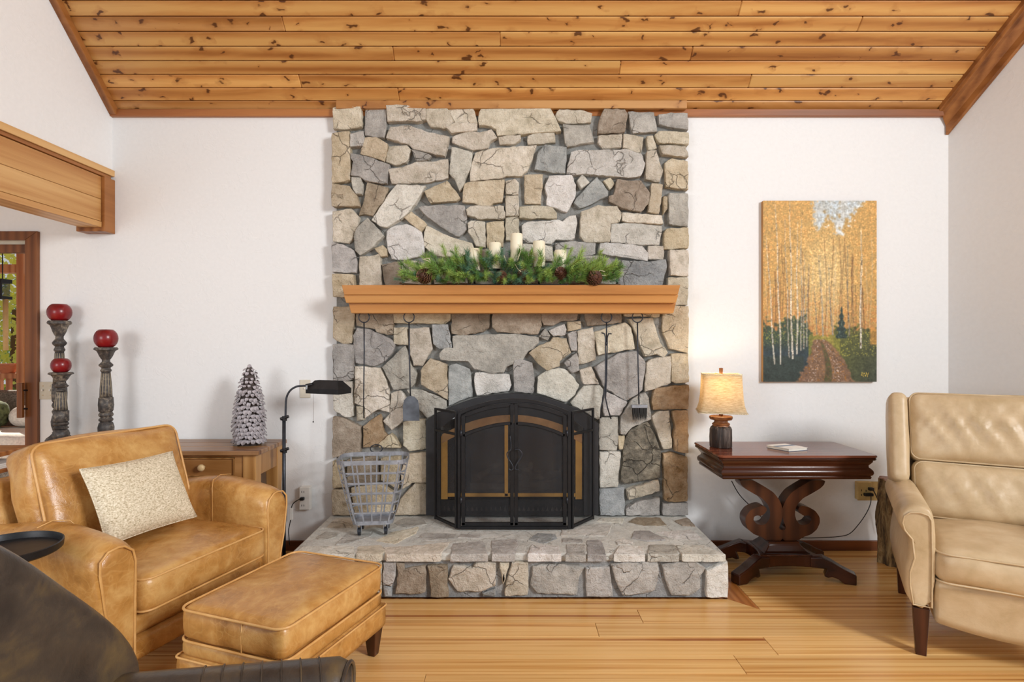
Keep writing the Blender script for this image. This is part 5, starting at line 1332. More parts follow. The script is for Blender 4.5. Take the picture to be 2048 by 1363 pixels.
for sx in (-1, 1):
    for sy in (-1, 1):
        foot = Vector((cxp+sx*0.325, cyp+sy*(0.19 if sy < 0 else 0.17), 0)); st = Vector((cxp+sx*0.155, cyp+sy*0.12, 0)); dv = (foot-st); L = dv.length; dv.normalize(); sd = Vector((-dv.y, dv.x, 0))*0.033
        prof = [(-0.03, zs-0.065), (0.03, zs-0.055), (0.075, zs-0.075), (0.13, 0.085), (0.17, 0.068), (L+0.01, 0.058), (L+0.015, 0.052), (L+0.015, 0.0), (L-0.045, 0.0), (L-0.075, 0.022), (L-0.105, 0.03), (L-0.125, 0.022), (L-0.145, 0.028), (0.05, 0.07), (-0.03, zs-0.122)]
        A = [st+dv*u+Vector((0, 0, z)) for u, z in prof]
        mb = MB(); mb.loft([[p-sd for p in A], [p+sd for p in A]]); mb.build('foot', 'mahogany', pt, world=True, bevel=0.006)

# ------------------------------------------------------------------ notebook on the table
zb = TZ+0.0005
plain('book_white', 'e6e3dd', 0.5, 0, 0.1, 20); plain('book_blue', '6d7f96', 0.5, 0, 0.2, 20); plain('pages', 'e4ded0', 0.8)
l_, f_, r_ = Vector((1.514, 3.386-D0, 0)), Vector((1.585, 3.256-D0, 0)), Vector((1.718, 3.303-D0, 0)); b_ = l_+r_-f_
nb = thing('notebook', 'small white and slate-blue notebook lying on the mahogany table', 'book', (l_+r_)/2+Vector((0, 0, zb)))
def slab(c, z0, z1): return [[p+Vector((0, 0, z0)) for p in c], [p+Vector((0, 0, z1)) for p in c]]
cor = [l_, f_, r_, b_]; cen = (l_+r_)/2; ins = [cen+(p-cen)*0.95 for p in cor]
mb = MB(); mb.loft(slab(cor, zb, zb+0.0015)); mb.build('back_cover', 'book_blue', nb, world=True)
mb = MB(); mb.loft(slab(ins, zb+0.0015, zb+0.0145)); mb.build('pages', 'pages', nb, world=True)
mb = MB(); mb.loft(slab(cor, zb+0.0145, zb+0.016)); fc = mb.build('front_cover', 'book_white', nb, world=True)
e1, e2 = l_.lerp(f_, 0.30), b_.lerp(r_, 0.30); e3, e4 = l_.lerp(f_, 0.48), b_.lerp(r_, 0.48)
mb = MB(); mb.loft(slab([e1, e3, e4, e2], zb+0.016, zb+0.0166)); mb.build('cover_band', 'book_blue', fc, world=True)

# ------------------------------------------------------------------ rustic table lamp
t_ = NT('bark_dark'); v_ = t_.coords((14, 14, 1.6), rand=False); n_ = t_.noise(v_, 3.0, 5, 0.65, 0.4)
M['bark_dark'] = t_.fin(t_.ramp(n_, [(0.35, S('1d1512')), (0.52, S('3a2c25')), (0.68, S('6e6158'))]), 0.55); t_.bump(n_, 0.9, 0.012)
t_ = NT('bark_rough'); v_ = t_.coords((12, 12, 2.0), rand=False); n_ = t_.noise(v_, 2.6, 6, 0.7, 0.8)
M['bark_rough'] = t_.fin(t_.ramp(n_, [(0.38, S('3a2a18')), (0.52, S('8a6c44')), (0.66, S('b59a6c'))]), 0.9); t_.bump(n_, 1.0, 0.03)
wood('lamp_wood', '5b3218', '7c4a26', '96623a', 0, 2, 18, 0.45, bright=0.05)
t_ = NT('linen_shade'); v_ = t_.coords((1, 1, 6), rand=False); n_ = t_.noise(v_, 40, 3, 0.7); cl_ = t_.ramp(n_, [(0.35, S('c9b48c')), (0.65, S('e9dcc0'))])
tr_ = t_.n('ShaderNodeBsdfTranslucent', {0: cl_}); df_ = t_.n('ShaderNodeBsdfDiffuse', {0: cl_}); mx_ = t_.n('ShaderNodeMixShader', {0: 0.45, 1: df_, 2: tr_}); t_.t.links.new(mx_.outputs[0], t_.out.inputs[0]); M['linen_shade'] = t_.m
lp = W(1442, 893, 3.41)
tl = thing('table_lamp', 'small log-base lamp with glowing linen shade on the mahogany table', 'table lamp', (lp.x, lp.y, TZ+0.0005))
mb = MB(); mb.lathe([(0.060, 0.0), (0.063, 0.004), (0.064, 0.06), (0.063, 0.105), (0.058, 0.118), (0.050, 0.127)], (0, 0, 0), 40, 0, lambda a, z: 1+0.025*math.sin(a*9+z*30)+0.02*math.sin(a*5)); mb.build('log_body', 'bark_dark', tl, smooth=True, angle=60)
mb = MB(); mb.lathe([(0.050, 0.126), (0.048, 0.132), (0.052, 0.137), (0.049, 0.142), (0.040, 0.148), (0.038, 0.158), (0.042, 0.162)], (0, 0, 0), 32); mb.build('turned_neck', 'lamp_wood', tl, smooth=True, angle=50)
mb = MB(); mb.lathe([(0.045, 0.161), (0.060, 0.164), (0.066, 0.172), (0.067, 0.183), (0.062, 0.186), (0.001, 0.186)], (0, 0, 0), 32, 0, lambda a, z: 1+0.02*math.sin(a*7)); mb.build('top_disc', 'lamp_wood', tl, smooth=True, angle=45)
mb = MB(); mb.tube([(0, 0, 0.185), (0, 0, 0.25)], 0.012, 12); mb.build('stem', 'lamp_wood', tl, smooth=True)
mb = MB(); mb.lathe([(0.008, 0.438), (0.010, 0.44), (0.012, 0.472), (0.001, 0.474)], (0, 0, 0), 12); mb.build('finial', 'lamp_wood', tl, smooth=True, angle=45)
def shade_ring(h, z, r): return [Matrix.Rotation(R(-14), 4, 'Z') @ Vector((x, y, z)) for x, y in round_rect(2*h, 2*h*0.92, r, 5)]
prof = [(0.137, 0.212), (0.130, 0.225), (0.121, 0.255), (0.115, 0.30), (0.111, 0.36), (0.109, 0.41), (0.108, 0.437)]
mb = MB(); mb.loft([shade_ring(h, z, 0.02) for h, z in prof], True, False); sh = mb.build('shade', 'linen_shade', tl, smooth=True, angle=50)
so = sh.modifiers.new('solid', 'SOLIDIFY'); so.thickness = 0.002
for h, z in (prof[0], prof[-1]):
    mb = MB(); mb.tube(shade_ring(h, z, 0.02), 0.0025, 6, True); mb.build('shade_trim', 'woven_cream', sh, smooth=True)
mb = MB(); mb.tube([(-0.0, -0.104, 0.436), (0, 0, 0.437), (0, 0.10, 0.436)], 0.002, 6); mb.tube([(-0.105, 0, 0.436), (0, 0, 0.437), (0.105, 0, 0.436)], 0.002, 6); mb.build('spider', 'brass', sh)
t_ = NT('bulb_glow'); M['bulb_glow'] = t_.fin((1, .8, .5, 1), 0.3, 0, 0.3, **{'Emission Color': (1, 0.72, 0.38, 1), 'Emission Strength': 9.0})
mb = MB(); mb.lathe([(0.012, 0.25), (0.014, 0.27), (0.028, 0.30), (0.030, 0.325), (0.02, 0.345), (0.001, 0.352)], (0, 0, 0), 16); mb.build('bulb', 'bulb_glow', tl, smooth=True)
bl = bpy.data.lights.new('lamp_light', 'POINT'); bl.energy = 1.8; bl.color = (1, 0.82, 0.58); bl.shadow_soft_size = 0.03
blo = bpy.data.objects.new('lamp_light', bl); COL.objects.link(blo); blo.parent = tl; blo.location = (0, 0, 0.38)

# outlet and cords on the right
t, a, b = wall_plate('wall_outlet', 'beige double wall outlet between the table and the recliner', 'outlet', 1714, 1766, 962, 1000, 'tan_plastic')
mb = MB(); p0, p1 = W(1715, 963, 3.67), W(1744, 999, 3.67); mb.box((p0.x, -0.04, p1.z), (p1.x, -0.0062, p0.z)); o = mb.build('adapter_block', 'tan_plastic', t, world=True, bevel=0.006)
for x, y in ((1723, 980), (1732, 981), (1723, 989)):
    mb = MB(); q = W(x, y, 3.67); mb.box((q.x-0.002, -0.041, q.z-0.006), (q.x+0.002, -0.0398, q.z+0.006)); mb.build('slot', 'black_rubber', o, world=True)
lc = thing('lamp_cord', 'black cord running from the beige outlet under the mahogany table', 'cord', W(1735, 990, 3.64))
mb = MB(); q0, q1 = W(1730, 986, 3.65), W(1747, 992, 3.65); mb.box((q0.x, -0.065, q1.z), (q1.x, -0.0405, q0.z)); mb.build('plug', 'black_rubber', lc, world=True, bevel=0.004)
mb = MB(); mb.tube(curve(pl([(1742, 992), (1741, 1006), (1733, 1025), (1718, 1047), (1700, 1066), (1680, 1072), (1650, 1074), (1610, 1075), (1575, 1072), (1545, 1055), (1510, 1020), (1480, 990), (1463, 961)], 3.62)), 0.0028, 6); mb.build('cable', 'black_rubber', lc, world=True, smooth=True)
lc = thing('recliner_cord', 'black power cord dropping from the beige outlet behind the recliner', 'cord', W(1750, 990, 3.64))
mb = MB(); q0, q1 = W(1739, 975, 3.65), W(1748, 981, 3.65); mb.box((q0.x, -0.065, q1.z), (q1.x, -0.0405, q0.z)); mb.build('plug', 'black_rubber', lc, world=True, bevel=0.004)
mb = MB(); mb.tube(curve(pl([(1746, 978), (1752, 990), (1760, 1008), (1768, 1025), (1772, 1045), (1776, 1060)], 3.63)), 0.0035, 6); mb.build('cable', 'black_rubber', lc, world=True, smooth=True)

# bark stump behind the recliner arm
sp = W(1786, 0, 3.48)
mb = MB(); rr = random.Random(4); rings = []
for i in range(15):
    z = 0.515*i/14; rings.append([Vector(((0.075+0.022*mnoise.noise(Vector((math.cos(a)*2.5, math.sin(a)*2.5, z*6)))+0.010*math.sin(a*7+z*14))*math.cos(a), (0.075+0.022*mnoise.noise(Vector((math.cos(a)*2.5, math.sin(a)*2.5, z*6)))+0.010*math.sin(a*7+z*14))*math.sin(a), z)) for a in [2*PI*k/36 for k in range(36)]])
st_ = thing('bark_stump', 'tall rough bark stump tucked against the wall behind the recliner arm', 'stump', (sp.x, sp.y, 0))
mb.loft(rings, True, False); mb.build('bark', 'bark_rough', st_, smooth=True)
mb = MB(); mb.loft([rings[-1], [Vector((p.x*0.9, p.y*0.9, p.z+0.004)) for p in rings[-1]]], True, True); mb.build('cut_top', 'lamp_wood', st_)

# ------------------------------------------------------------------ cream leather recliner
rc = thing('leather_recliner', 'cream leather wingback recliner with rolled arms in the right corner', 'recliner', (2.25, -1.05, 0), R(-29))
for sx in (-1, 1):
    mb = MB(); rings = []
    for y in (-0.435, -0.43, -0.41, -0.36, -0.2, 0.0, 0.2, 0.30):
        ins = {-0.435: 0.02, -0.43: 0.008, -0.41: 0.0}.get(y, 0.0)
        zt7 = 0.655-0.01*max(0, -0.3-y)*4
        pr = [(0.275+ins*.4, 0.20), (0.272+ins*.4, 0.45), (0.275+ins*.4, zt7-0.05), (0.292+ins*.4, zt7-0.014), (0.325, zt7-ins), (0.37-ins*.5, zt7-0.006-ins), (0.403-ins, zt7-0.035), (0.412-ins, zt7-0.075), (0.402-ins, zt7-0.115), (0.378-ins, zt7-0.135), (0.368-ins, zt7-0.155), (0.37-ins, 0.42), (0.385-ins, 0.37), (0.388-ins, 0.30), (0.375-ins, 0.20)]
        rings.append([Vector((sx*x, y, z)) for x, z in pr])
    mb.loft(rings); a = mb.build('arm', 'leather_cream', rc, smooth=True, sub=1, angle=70)
    zt7 = 0.64; pr = [(0.29, 0.22), (0.288, 0.45), (0.291, zt7-0.05), (0.302, zt7-0.03), (0.33, zt7-0.022), (0.365, zt7-0.026), (0.387, zt7-0.045), (0.393, zt7-0.075), (0.385, zt7-0.105), (0.358, zt7-0.14), (0.35, 0.42), (0.366, 0.36), (0.366, 0.30), (0.355, 0.22)]
    mb = MB(); mb.tube([Vector((sx*x, -0.436, z)) for x, z in pr], 0.004, 6, True); mb.build('piping', 'leather_cream', a, smooth=True)
def rseat(q): return Vector((q.x, q.y-0.13, q.z+0.40))
s_ = cushion(0.56, 0.66, 0.15, 0.05, 0.03, 0.012, (20, 20, 7), 0.010, 4, rseat, 6).build('seat_cushion', 'leather_cream', rc, smooth=True)
for z in (0.06, -0.06): piping(0.575, 0.68, z, 0.05, 0.0045, rseat, (0.575, 0.675, 0.15, 0.05)).build('piping', 'leather_cream', s_, smooth=True)
def fold(q, k):
    e = max(0, 1-abs(q.y)/0.19)*max(0, 1-(q.x/0.31)**4)
    r1 = 1-abs(mnoise.noise(Vector((q.x*10+q.y*6+k, q.y*1.4, k))))*2.2; r2 = 1-abs(mnoise.noise(Vector((q.x*18-q.y*12+k*2, q.y*3, k))))*2.0
    return 0.014*e*max(-0.2, r1)+0.008*e*max(-0.2, r2)-0.008
def rback(zc, yc, tilt, k):
    def fn(q):
        p = Vector((q.x, -q.z-(fold(q, k) if q.z > 0 else 0), q.y)); t = R(tilt)
        return Vector((p.x, p.y*math.cos(t)+p.z*math.sin(t)+yc, p.z*math.cos(t)-p.y*math.sin(t)+zc))
    return fn
fn = rback(0.60, 0.150, 16, 1.3)
b_ = cushion(0.60, 0.29, 0.16, 0.055, 0.03, 0.0, (44, 26, 7), 0.004, 2, fn).build('lumbar_cushion', 'leather_cream', rc, smooth=True)
piping(0.605, 0.31, 0.06, 0.04, 0.004, fn, (0.60, 0.29, 0.16, 0.055)).build('piping', 'leather_cream', b_, smooth=True)
fn = rback(0.905, 0.232, 16, 6.1)
b_ = cushion(0.62, 0.36, 0.17, 0.055, 0.03, 0.0, (44, 30, 7), 0.004, 7, fn).build('head_cushion', 'leather_cream', rc, smooth=True)
piping(0.625, 0.32, 0.062, 0.04, 0.004, fn, (0.62, 0.36, 0.17, 0.055)).build('piping', 'leather_cream', b_, smooth=True)
fn = lambda q: (lambda p, t: Vector((p.x, p.y*math.cos(t)+p.z*math.sin(t)+0.30, p.z*math.cos(t)-p.y*math.sin(t)+0.66)))(Vector((q.x, -q.z, q.y)), R(16))
cushion(0.68, 0.80, 0.08, 0.03, 0, 0, (8, 8, 3), 0, 0, fn).build('outer_back', 'leather_cream', rc, smooth=True)
for sx in (-1, 1):
    def wing(q, sx=sx):
        p = Vector((q.x+sx*0.355, -q.z, q.y)); t = R(15); v = Vector((p.x, p.y*math.cos(t)+p.z*math.sin(t)+0.205, p.z*math.cos(t)-p.y*math.sin(t)+0.845)); v.y -= 0.05*(v.z-0.9 < 0)*(0.9-v.z)
        return v
    cushion(0.085, 0.46, 0.21, 0.035, 0.0, 0.006, (6, 14, 6), 0.003, 3, wing).build('wing', 'leather_cream', rc, smooth=True)
def rpanel(q): return Vector((q.x, q.y-0.10-0.02*(q.z > 0), q.z+0.245-0.035*(1-(q.x/0.3)**2)*(q.z < 0)))
cushion(0.56, 0.62, 0.19, 0.02, 0, 0.0, (14, 8, 4), 0, 0, rpanel).build('footrest_panel', 'leather_cream', rc, smooth=True)
for sx in (-1, 1):
    for y0, lean in ((-0.40, 0.0), (0.26, 0.03)):
        mb = MB(); c0 = Vector((sx*0.325, y0, 0)); mb.loft([[c0+Vector((dx*0.019, dy*0.019+lean, 0)) for dx, dy in ((-1, -1), (1, -1), (1, 1), (-1, 1))], [c0+Vector((dx*0.03, dy*0.026, 0.205)) for dx, dy in ((-1, -1), (1, -1), (1, 1), (-1, 1))]]); mb.build('leg', 'dark_leg', rc, bevel=0.002)

# ------------------------------------------------------------------ canvas painting of an autumn aspen lane
import numpy as np
def paint(Wn, Hn):
    rg = np.random.default_rng(5)
    U, V = np.meshgrid((np.arange(Wn)+0.5)/Wn, (np.arange(Hn)+0.5)/Hn)
    def blur(a, k):
        for _ in range(k):
            p = np.pad(a, 1, mode='edge'); a = (p[:-2, 1:-1]+p[2:, 1:-1]+p[1:-1, :-2]+p[1:-1, 2:]+p[1:-1, 1:-1])/5
        return a
    def nz(k):
        a = blur(rg.standard_normal((Hn, Wn)), k); return a/(a.std()+1e-9)
    fine, mid, big = nz(1), nz(6), nz(40)
    C = lambda *c: np.array(c, float)/255
    def mixc(img, col, m): return img*(1-m[..., None])+np.array(col)*m[..., None]
    gold, amber, pale, rust = C(226, 182, 106), C(208, 154, 82), C(244, 212, 146), C(190, 128, 72)
    img = np.ones((Hn, Wn, 3))*gold
    img = mixc(img, amber, np.clip(0.35+0.25*mid+0.12*fine, 0, 1))
    img = mixc(img, pale, np.clip(0.9*np.exp(-((U-0.55)/0.22)**2-((V-0.42)/0.25)**2)+0.16*fine*(mid > -0.2), 0, 0.85))
    img = mixc(img, rust, np.clip((V-0.45)/0.28, 0, 1)*np.clip(0.35+0.35*mid, 0, 0.8)*(V < 0.75))
    # sky
    edge = 0.012*fine+0.02*mid
    sky = (V < 0.13+edge+0.03*np.sin(U*30)) & (U > 0.445+edge) & (U < 0.70+edge)
    sky |= (U >= 0.68) & (V < 0.16-0.75*(U-0.68)+edge) & (U < 0.9)
    sky |= (np.abs(U-0.665-edge) < 0.02) & (V < 0.19)
    s = blur(sky.astype(float), 3); img = mixc(img, C(205, 218, 226), s*np.clip(0.9+0.06*mid, 0, 1)); img = mixc(img, C(238, 238, 232), s*np.clip(0.3+0.3*big, 0, 0.8))
    # undergrowth
    lb = 0.665+0.02*mid+0.02*np.sin(U*14)+0.10*np.clip((U-0.36)/0.1, 0, 1.2); bush = blur(((V > lb) & (U < 0.47)).astype(float), 2)
    img = mixc(img, C(62, 80, 62), bush*0.95); img = mixc(img, C(140, 140, 60), bush*np.clip(0.9*fine-0.7, 0, 0.7)*(V < 0.8)); img = mixc(img, C(52, 66, 78), bush*np.clip((V-0.76)/0.1, 0, 0.8))
    rb = 0.705+0.012*mid; rg_ = blur(((V > rb) & (U > 0.62)).astype(float), 2); img = mixc(img, C(92, 98, 52), rg_*0.95); img = mixc(img, C(66, 72, 66), rg_*np.clip((U-0.7)*1.6+(V-0.8)*1.8, 0, 0.9)); img = mixc(img, C(176, 168, 70), rg_*np.clip(0.7*fine-0.5, 0, 0.6)*(V < 0.86))
    lo = blur((V > 0.74+0.01*mid).astype(float), 2); mg = lo*(U > 0.4)*(U < 0.68); img = mixc(img, C(150, 146, 62), mg*0.8)
    g = blur(((V > 0.86) & (U < 0.36)).astype(float), 4); img = mixc(img, C(58, 68, 60), g*0.8)
    # track
    t = np.clip((V-0.765)/0.235, 0, 1); cx = 0.50+0.055*np.sin(t*2.4)-0.02*t; hwid = 0.045+0.20*t**0.8
    lane = blur((np.abs(U-cx-0.02*t) < hwid*(1+0.05*mid)).astype(float)*(V > 0.765), 2)
    img = mixc(img, C(140, 106, 82), lane*0.95); img = mixc(img, C(196, 176, 164), lane*np.clip(0.8*fine-0.3, 0, 0.8)*np.clip(1-np.abs(np.abs(U-cx-0.02*t)/hwid-0.5)*3, 0, 1)); img = mixc(img, C(176, 120, 58), lane*np.clip(0.7*nz(1)-0.5, 0, 0.8))
    mid_strip = blur((np.abs(U-cx-0.05*t) < hwid*0.14).astype(float)*(V > 0.78), 1); img = mixc(img, C(86, 84, 50), mid_strip*np.clip(0.75+0.3*fine, 0, 1))
    # thin far trunks, then the bright aspens
    for k in range(46):
        u0 = rg.uniform(0.02, 0.98); v0 = rg.uniform(0.2, 0.5); v1 = rg.uniform(0.66, 0.74); m = blur(((np.abs(U-u0-0.012*np.sin(V*9+k)) < 0.0028) & (V > v0) & (V < v1)).astype(float), 1)
        img = mixc(img, C(112, 74, 44) if k % 3 else C(226, 204, 164), m*0.6)
    for (u0, v0, u1, v1, w, b) in ((0.11, 0.02, 0.155, 0.905, 0.0065, 1), (0.235, 0.0, 0.255, 0.875, 0.0075, 1), (0.03, 0.2, 0.10, 0.905, 0.006, .95), (0.19, 0.1, 0.23, 0.87, 0.005, .8), (0.30, 0.12, 0.30, 0.85, 0.0065, .95), (0.335, 0.1, 0.337, 0.83, 0.005, .8), (0.365, 0.3, 0.358, 0.82, 0.005, .8), (0.40, 0.35, 0.38, 0.805, 0.0045, .75), (0.865, 0.15, 0.858, 0.815, 0.0075, 1), (0.49, 0.3, 0.53, 0.75, 0.005, .75), (0.575, 0.35, 0.61, 0.745, 0.005, .7), (0.74, 0.25, 0.755, 0.75, 0.0045, .6), (0.45, 0.45, 0.47, 0.74, 0.004, .6)):
        f = np.clip((V-v0)/(v1-v0), 0, 1); uc = u0+(u1-u0)*f+0.004*np.sin(V*13+u0*40); m = blur(((np.abs(U-uc) < w*(0.55+0.55*f)) & (V > v0) & (V < v1)).astype(float), 1)
        img = mixc(img, C(240, 232, 214)*b, m*np.clip(0.55+0.45*f, 0, 1)); img = mixc(img, C(90, 70, 52), m*np.clip(1.2*nz(1)-1.1, 0, 0.8))
    # little spruce
    f = (V-0.575)/0.185; sprc = blur(((np.abs(U-0.69) < 0.055*f*(0.8+0.25*np.sin(V*170))) & (f > 0) & (f < 1)).astype(float), 1); img = mixc(img, C(52, 68, 62), sprc); img = mixc(img, C(104, 118, 104), sprc*np.clip(0.7*fine-0.4, 0, 0.6))
    ob = blur(((U > 0.94) & (np.abs(V-0.75) < 0.045)).astype(float), 4); img = mixc(img, C(206, 150, 74), ob*0.8)
    # signature scribble
    sg = (np.abs(V-0.960-0.008*np.sin(U*330)) < 0.0045) & (U > 0.865) & (U < 0.93); img = mixc(img, C(214, 184, 80), sg.astype(float)*0.9)
    img *= 0.90*(1+0.06*fine[..., None]+0.05*mid[..., None]); img = np.clip(img, 0, 1)
    return np.where(img <= .04045, img/12.92, ((img+.055)/1.055)**2.4)
pa, pb = W(1526.5, 401, 3.678), W(1753.5, 763, 3.678); NW, NH = 190, 304
pc = thing('canvas_painting', 'unframed canvas painting of golden aspens along a lane', 'painting', ((pa.x+pb.x)/2, 0, pb.z))
mb = MB(); mb.box((pa.x, -0.0305, pb.z), (pb.x, -0.001, pa.z)); wood('canvas_edge', '8a5a2c', 'a8743c', 'c08e52', 2, 2, 9, 0.7, bright=0.0); mb.build('canvas_edge', 'canvas_edge', pc, world=True, bevel=0.002)
img = paint(NW, NH); vs2 = []; fs2 = []; cols = []
for j in range(NH+1):
    for i in range(NW+1):
        vs2.append(Vector((pa.x+(pb.x-pa.x)*i/NW, -0.0312, pa.z+(pb.z-pa.z)*j/NH)))
mb = MB(); mb.v = vs2; mb.f = [(j*(NW+1)+i, j*(NW+1)+i+1, (j+1)*(NW+1)+i+1, (j+1)*(NW+1)+i) for j in range(NH) for i in range(NW)]; mb.mi = [0]*len(mb.f)
t_ = NT('painted_canvas'); at_ = t_.n('ShaderNodeAttribute', attribute_name='paint'); t_.bump(t_.noise(t_.coords(rand=False), 160, 3), 0.25, 0.003); M['painted_canvas'] = t_.fin(at_.outputs[0], 0.55, 0, 0.3)
po = mb.build('painted_face', 'painted_canvas', pc, world=True)
ca = po.data.color_attributes.new('paint', 'FLOAT_COLOR', 'CORNER')
full = np.ones((NH*NW, 4, 4), dtype=np.float32); full[:, :, :3] = img.reshape(NH*NW, 1, 3); ca.data.foreach_set('color', full.reshape(-1))

# ------------------------------------------------------------------ the porch seen through the doorway
wood('porch_wood', '9a5c34', 'bd7c50', 'd09868', 2, 0.5, 9, 0.5, bright=0.1)
wood('porch_deck', '8a5a44', 'a87460', 'bb8a74', 0, 0.5, 9, 0.6, bright=0.2)
plain('wicker', '8c8378', 0.8, 0, 0.5, 120, 0.8); plain('terracotta', 'b97a5a', 0.8); plain('bamboo', 'c9ab74', 0.5)
plain('cushion_white', 'ddd5cb', 0.9, 0, 0.12, 60, 0.3); plain('cushion_green', '5d6440', 0.9, 0, 0.5, 40)
mb = MB(); mb.box((-9, 0.12, -0.12), (-1.5, 2.2, -0.05)); pd = struct(mb.build('floor_porch', 'porch_deck'), 'porch deck of reddish boards outside the door')
mb = MB(); mb.box((-9, 0.12, 2.30), (-1.5, 2.3, 2.36)); struct(mb.build('ceiling_porch', 'porch_wood'), 'wooden porch roof outside the door')
dP = 5.4; px0, px1 = W(32, 0, dP).x, W(46, 0, dP).x
mb = MB(); mb.box((px0, dP-D0, -0.05), (px1, dP-D0+0.09, 2.3)); tag(mb.build('porch_post', 'porch_wood', bevel=0.004), 'square wooden porch post seen through the doorway', 'post')
mb = MB(); mb.box((px1+0.001, dP-D0+0.02, -0.05), (W(60, 0, dP).x, dP-D0+0.06, 2.0)); tag(mb.build('porch_trim_board', 'cushion_white', bevel=0.004), 'pale board beside the porch post outside the door', 'board')
zb1, zb2 = W(0, 545, dP).z, W(0, 528, dP).z
mb = MB(); mb.box((-8.5, dP-D0, zb1), (px0-0.001, dP-D0+0.08, zb2)); tag(mb.build('porch_beam', 'porch_wood', bevel=0.004), 'horizontal wooden beam under the porch roof', 'beam')
rl = thing('porch_railing', 'wooden porch railing with square balusters beyond the doorway', 'railing', (px0-0.5, dP-D0+0.04, -0.05))
zr = W(0, 746, dP).z
mb = MB(); mb.box((-8.5, dP-D0, zr-0.05), (px0-0.002, dP-D0+0.08, zr)); mb.build('top_rail', 'porch_wood', rl, world=True)
mb = MB(); mb.box((-8.5, dP-D0+0.02, 0.05), (px0-0.002, dP-D0+0.06, 0.10)); mb.build('bottom_rail', 'porch_wood', rl, world=True)
for k in range(14):
    x = px0-0.12-k*0.085; mb = MB(); mb.box((x, dP-D0+0.025, 0.101), (x+0.04, dP-D0+0.055, zr-0.051)); mb.build('baluster', 'porch_wood', rl, world=True)
q = W(8, 745, dP); po_ = thing('flower_pot', 'terracotta bowl planter on the porch railing', 'planter', (q.x, dP-D0+0.04, zr))
mb = MB(); mb.lathe([(0.05, 0), (0.055, 0.004), (0.09, 0.07), (0.10, 0.075), (0.10, 0.09), (0.09, 0.09), (0.08, 0.07), (0.001, 0.06)], (0, 0, 0), 24); mb.build('bowl', 'terracotta', po_, smooth=True, angle=40)
wl = thing('wind_chime_lantern', 'hanging lantern with a long bamboo chime outside the door', 'lantern', W(7, 640, 4.6))
for (xa, xb, ya, yb7, mt, nm) in ((-4, 14, 558, 566, 'black_iron', 'lantern_cap'), (-4, 14, 592, 598, 'black_iron', 'lantern_base')):
    a, b = W(xa, ya, 4.6), W(xb, yb7, 4.6); mb = MB(); mb.box((a.x, a.y-0.05, b.z), (b.x, a.y+0.05, a.z)); mb.build(nm, mt, wl, world=True)
for xa in (-3, 4, 11):
    a, b = W(xa, 566, 4.6), W(xa+2.2, 592, 4.6); mb = MB(); mb.box((a.x, a.y-0.05, b.z), (b.x, a.y-0.04, a.z)); mb.build('bar', 'black_iron', wl, world=True)
a = W(4, 565, 4.6); mb = MB(); mb.box((a.x-0.03, a.y-0.035, W(0, 591, 4.6).z), (a.x+0.035, a.y+0.035, a.z)); mb.build('glass', 'smoked_glass', wl, world=True)
mb = MB(); mb.tube([W(11, 598, 4.6), W(11.5, 700, 4.6)], 0.018, 12); mb.build('bamboo_tube', 'bamboo', wl, world=True, smooth=True)
mb = MB(); mb.tube([W(5, 558, 4.6), Vector((W(5, 0, 4.6).x, 4.6-D0, 2.3))], 0.004, 6); mb.build('hanger', 'black_iron', wl, world=True)
dW = 4.45; ws = thing('wicker_sofa', 'grey wicker porch sofa seen through the doorway', 'sofa', (W(0, 0, dW).x-0.2, dW-D0, -0.05))
zt8 = W(0, 784, dW+0.3).z
x1w = W(56, 0, dW).x+0.1
def cb(x0, x1, y0, y1, z0, z1, nm, mt, par, r=0.03, wrld=True):
    m_ = cushion(x1-x0, y1-y0, z1-z0, r, 0.01, 0.0, (10, 8, 5), 0.004, x0, lambda q: q+Vector(((x0+x1)/2, (y0+y1)/2, (z0+z1)/2))); return m_.build(nm, mt, par, smooth=True, world=wrld)
cb(-5.2, x1w, dW-D0+0.35, dW-D0+0.47, 0.1, zt8, 'back', 'wicker', ws, 0.05)
cb(-5.2, x1w, dW-D0-0.2, dW-D0+0.34, -0.05, 0.40, 'seat_base', 'wicker', ws, 0.03)
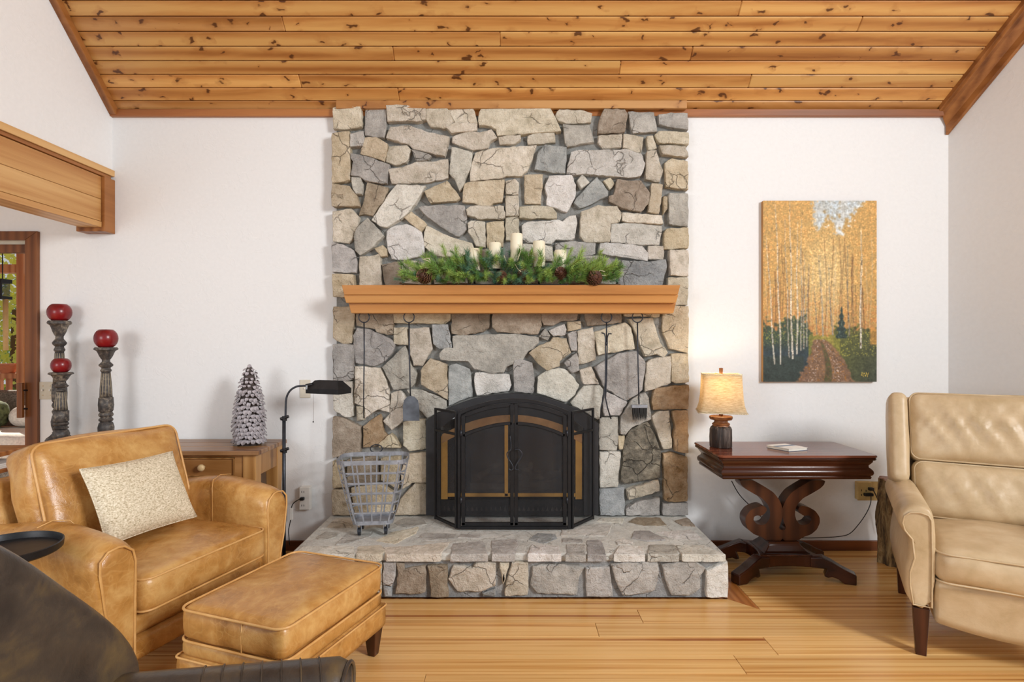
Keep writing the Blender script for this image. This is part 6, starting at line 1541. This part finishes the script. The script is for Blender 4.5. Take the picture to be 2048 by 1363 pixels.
cb(-5.0, x1w-0.02, dW-D0-0.22, dW-D0+0.33, 0.402, W(0, 862, dW).z, 'seat_cushion', 'cushion_white', ws, 0.05)
zc8 = W(0, 862, dW).z
o = cb(W(6, 0, dW+.1).x, x1w-0.03, dW-D0+0.10, dW-D0+0.32, zc8+0.014, W(0, 815, dW+.1).z, 'porch_pillow', 'cushion_white', None, 0.08); tag(o, 'fluffy white pillow on the wicker porch sofa', 'pillow')
o = cb(-4.55, W(7, 0, dW).x-0.09, dW-D0+0.02, dW-D0+0.2, zc8+0.014, W(0, 805, dW).z, 'porch_pillow', 'cushion_green', None, 0.07); tag(o, 'mottled green pillow on the wicker porch sofa', 'pillow')
needle_mat('leaf_yellow', 'a9a83c', 'd8cf6a'); needle_mat('leaf_green', '4d6d33', '93a957')
rr = random.Random(17)
for (x, y, z, rx, rz_, mt, lab) in ((-8.0, 5.4, 1.9, 1.6, 1.5, 'leaf_yellow', 'sunlit yellow-green tree beyond the porch railing'), (-11.6, 9.4, 1.0, 2.2, 1.9, 'leaf_green', 'darker green tree far beyond the porch'), (-5.7, 2.95, 0.15, 0.7, 0.7, 'leaf_green', 'low green shrub just outside the porch railing')):
    tr = thing('garden_tree' if 'tree' in lab else 'garden_shrub', lab, 'tree' if 'tree' in lab else 'shrub', (x, y, -1.0))
    mb = MB(); mb.tube([(0, 0, 0), (0.05, 0, (z+1)*0.5), (0, 0.05, z+1)], [0.12, 0.09, 0.04], 8); mb.build('trunk', 'twig_brown', tr, smooth=True)
    mb = MB()
    for k in range(4200):
        u = rr.random()**0.4; a = rr.uniform(0, 2*PI); c_ = rr.uniform(-1, 1); s_ = math.sqrt(1-c_*c_)
        p = Vector((rx*u*s_*math.cos(a), rx*u*s_*math.sin(a), z+1+rz_*u*c_)); d1 = Vector((rr.uniform(-1, 1), rr.uniform(-1, 1), rr.uniform(-1, 1))).normalized()*0.05; d2 = d1.orthogonal().normalized()*0.028
        mb.add([p-d1, p+d2, p+d1, p-d2], [(0, 1, 2, 3)])
    tag(mb.build('foliage', mt, tr), kind='stuff')
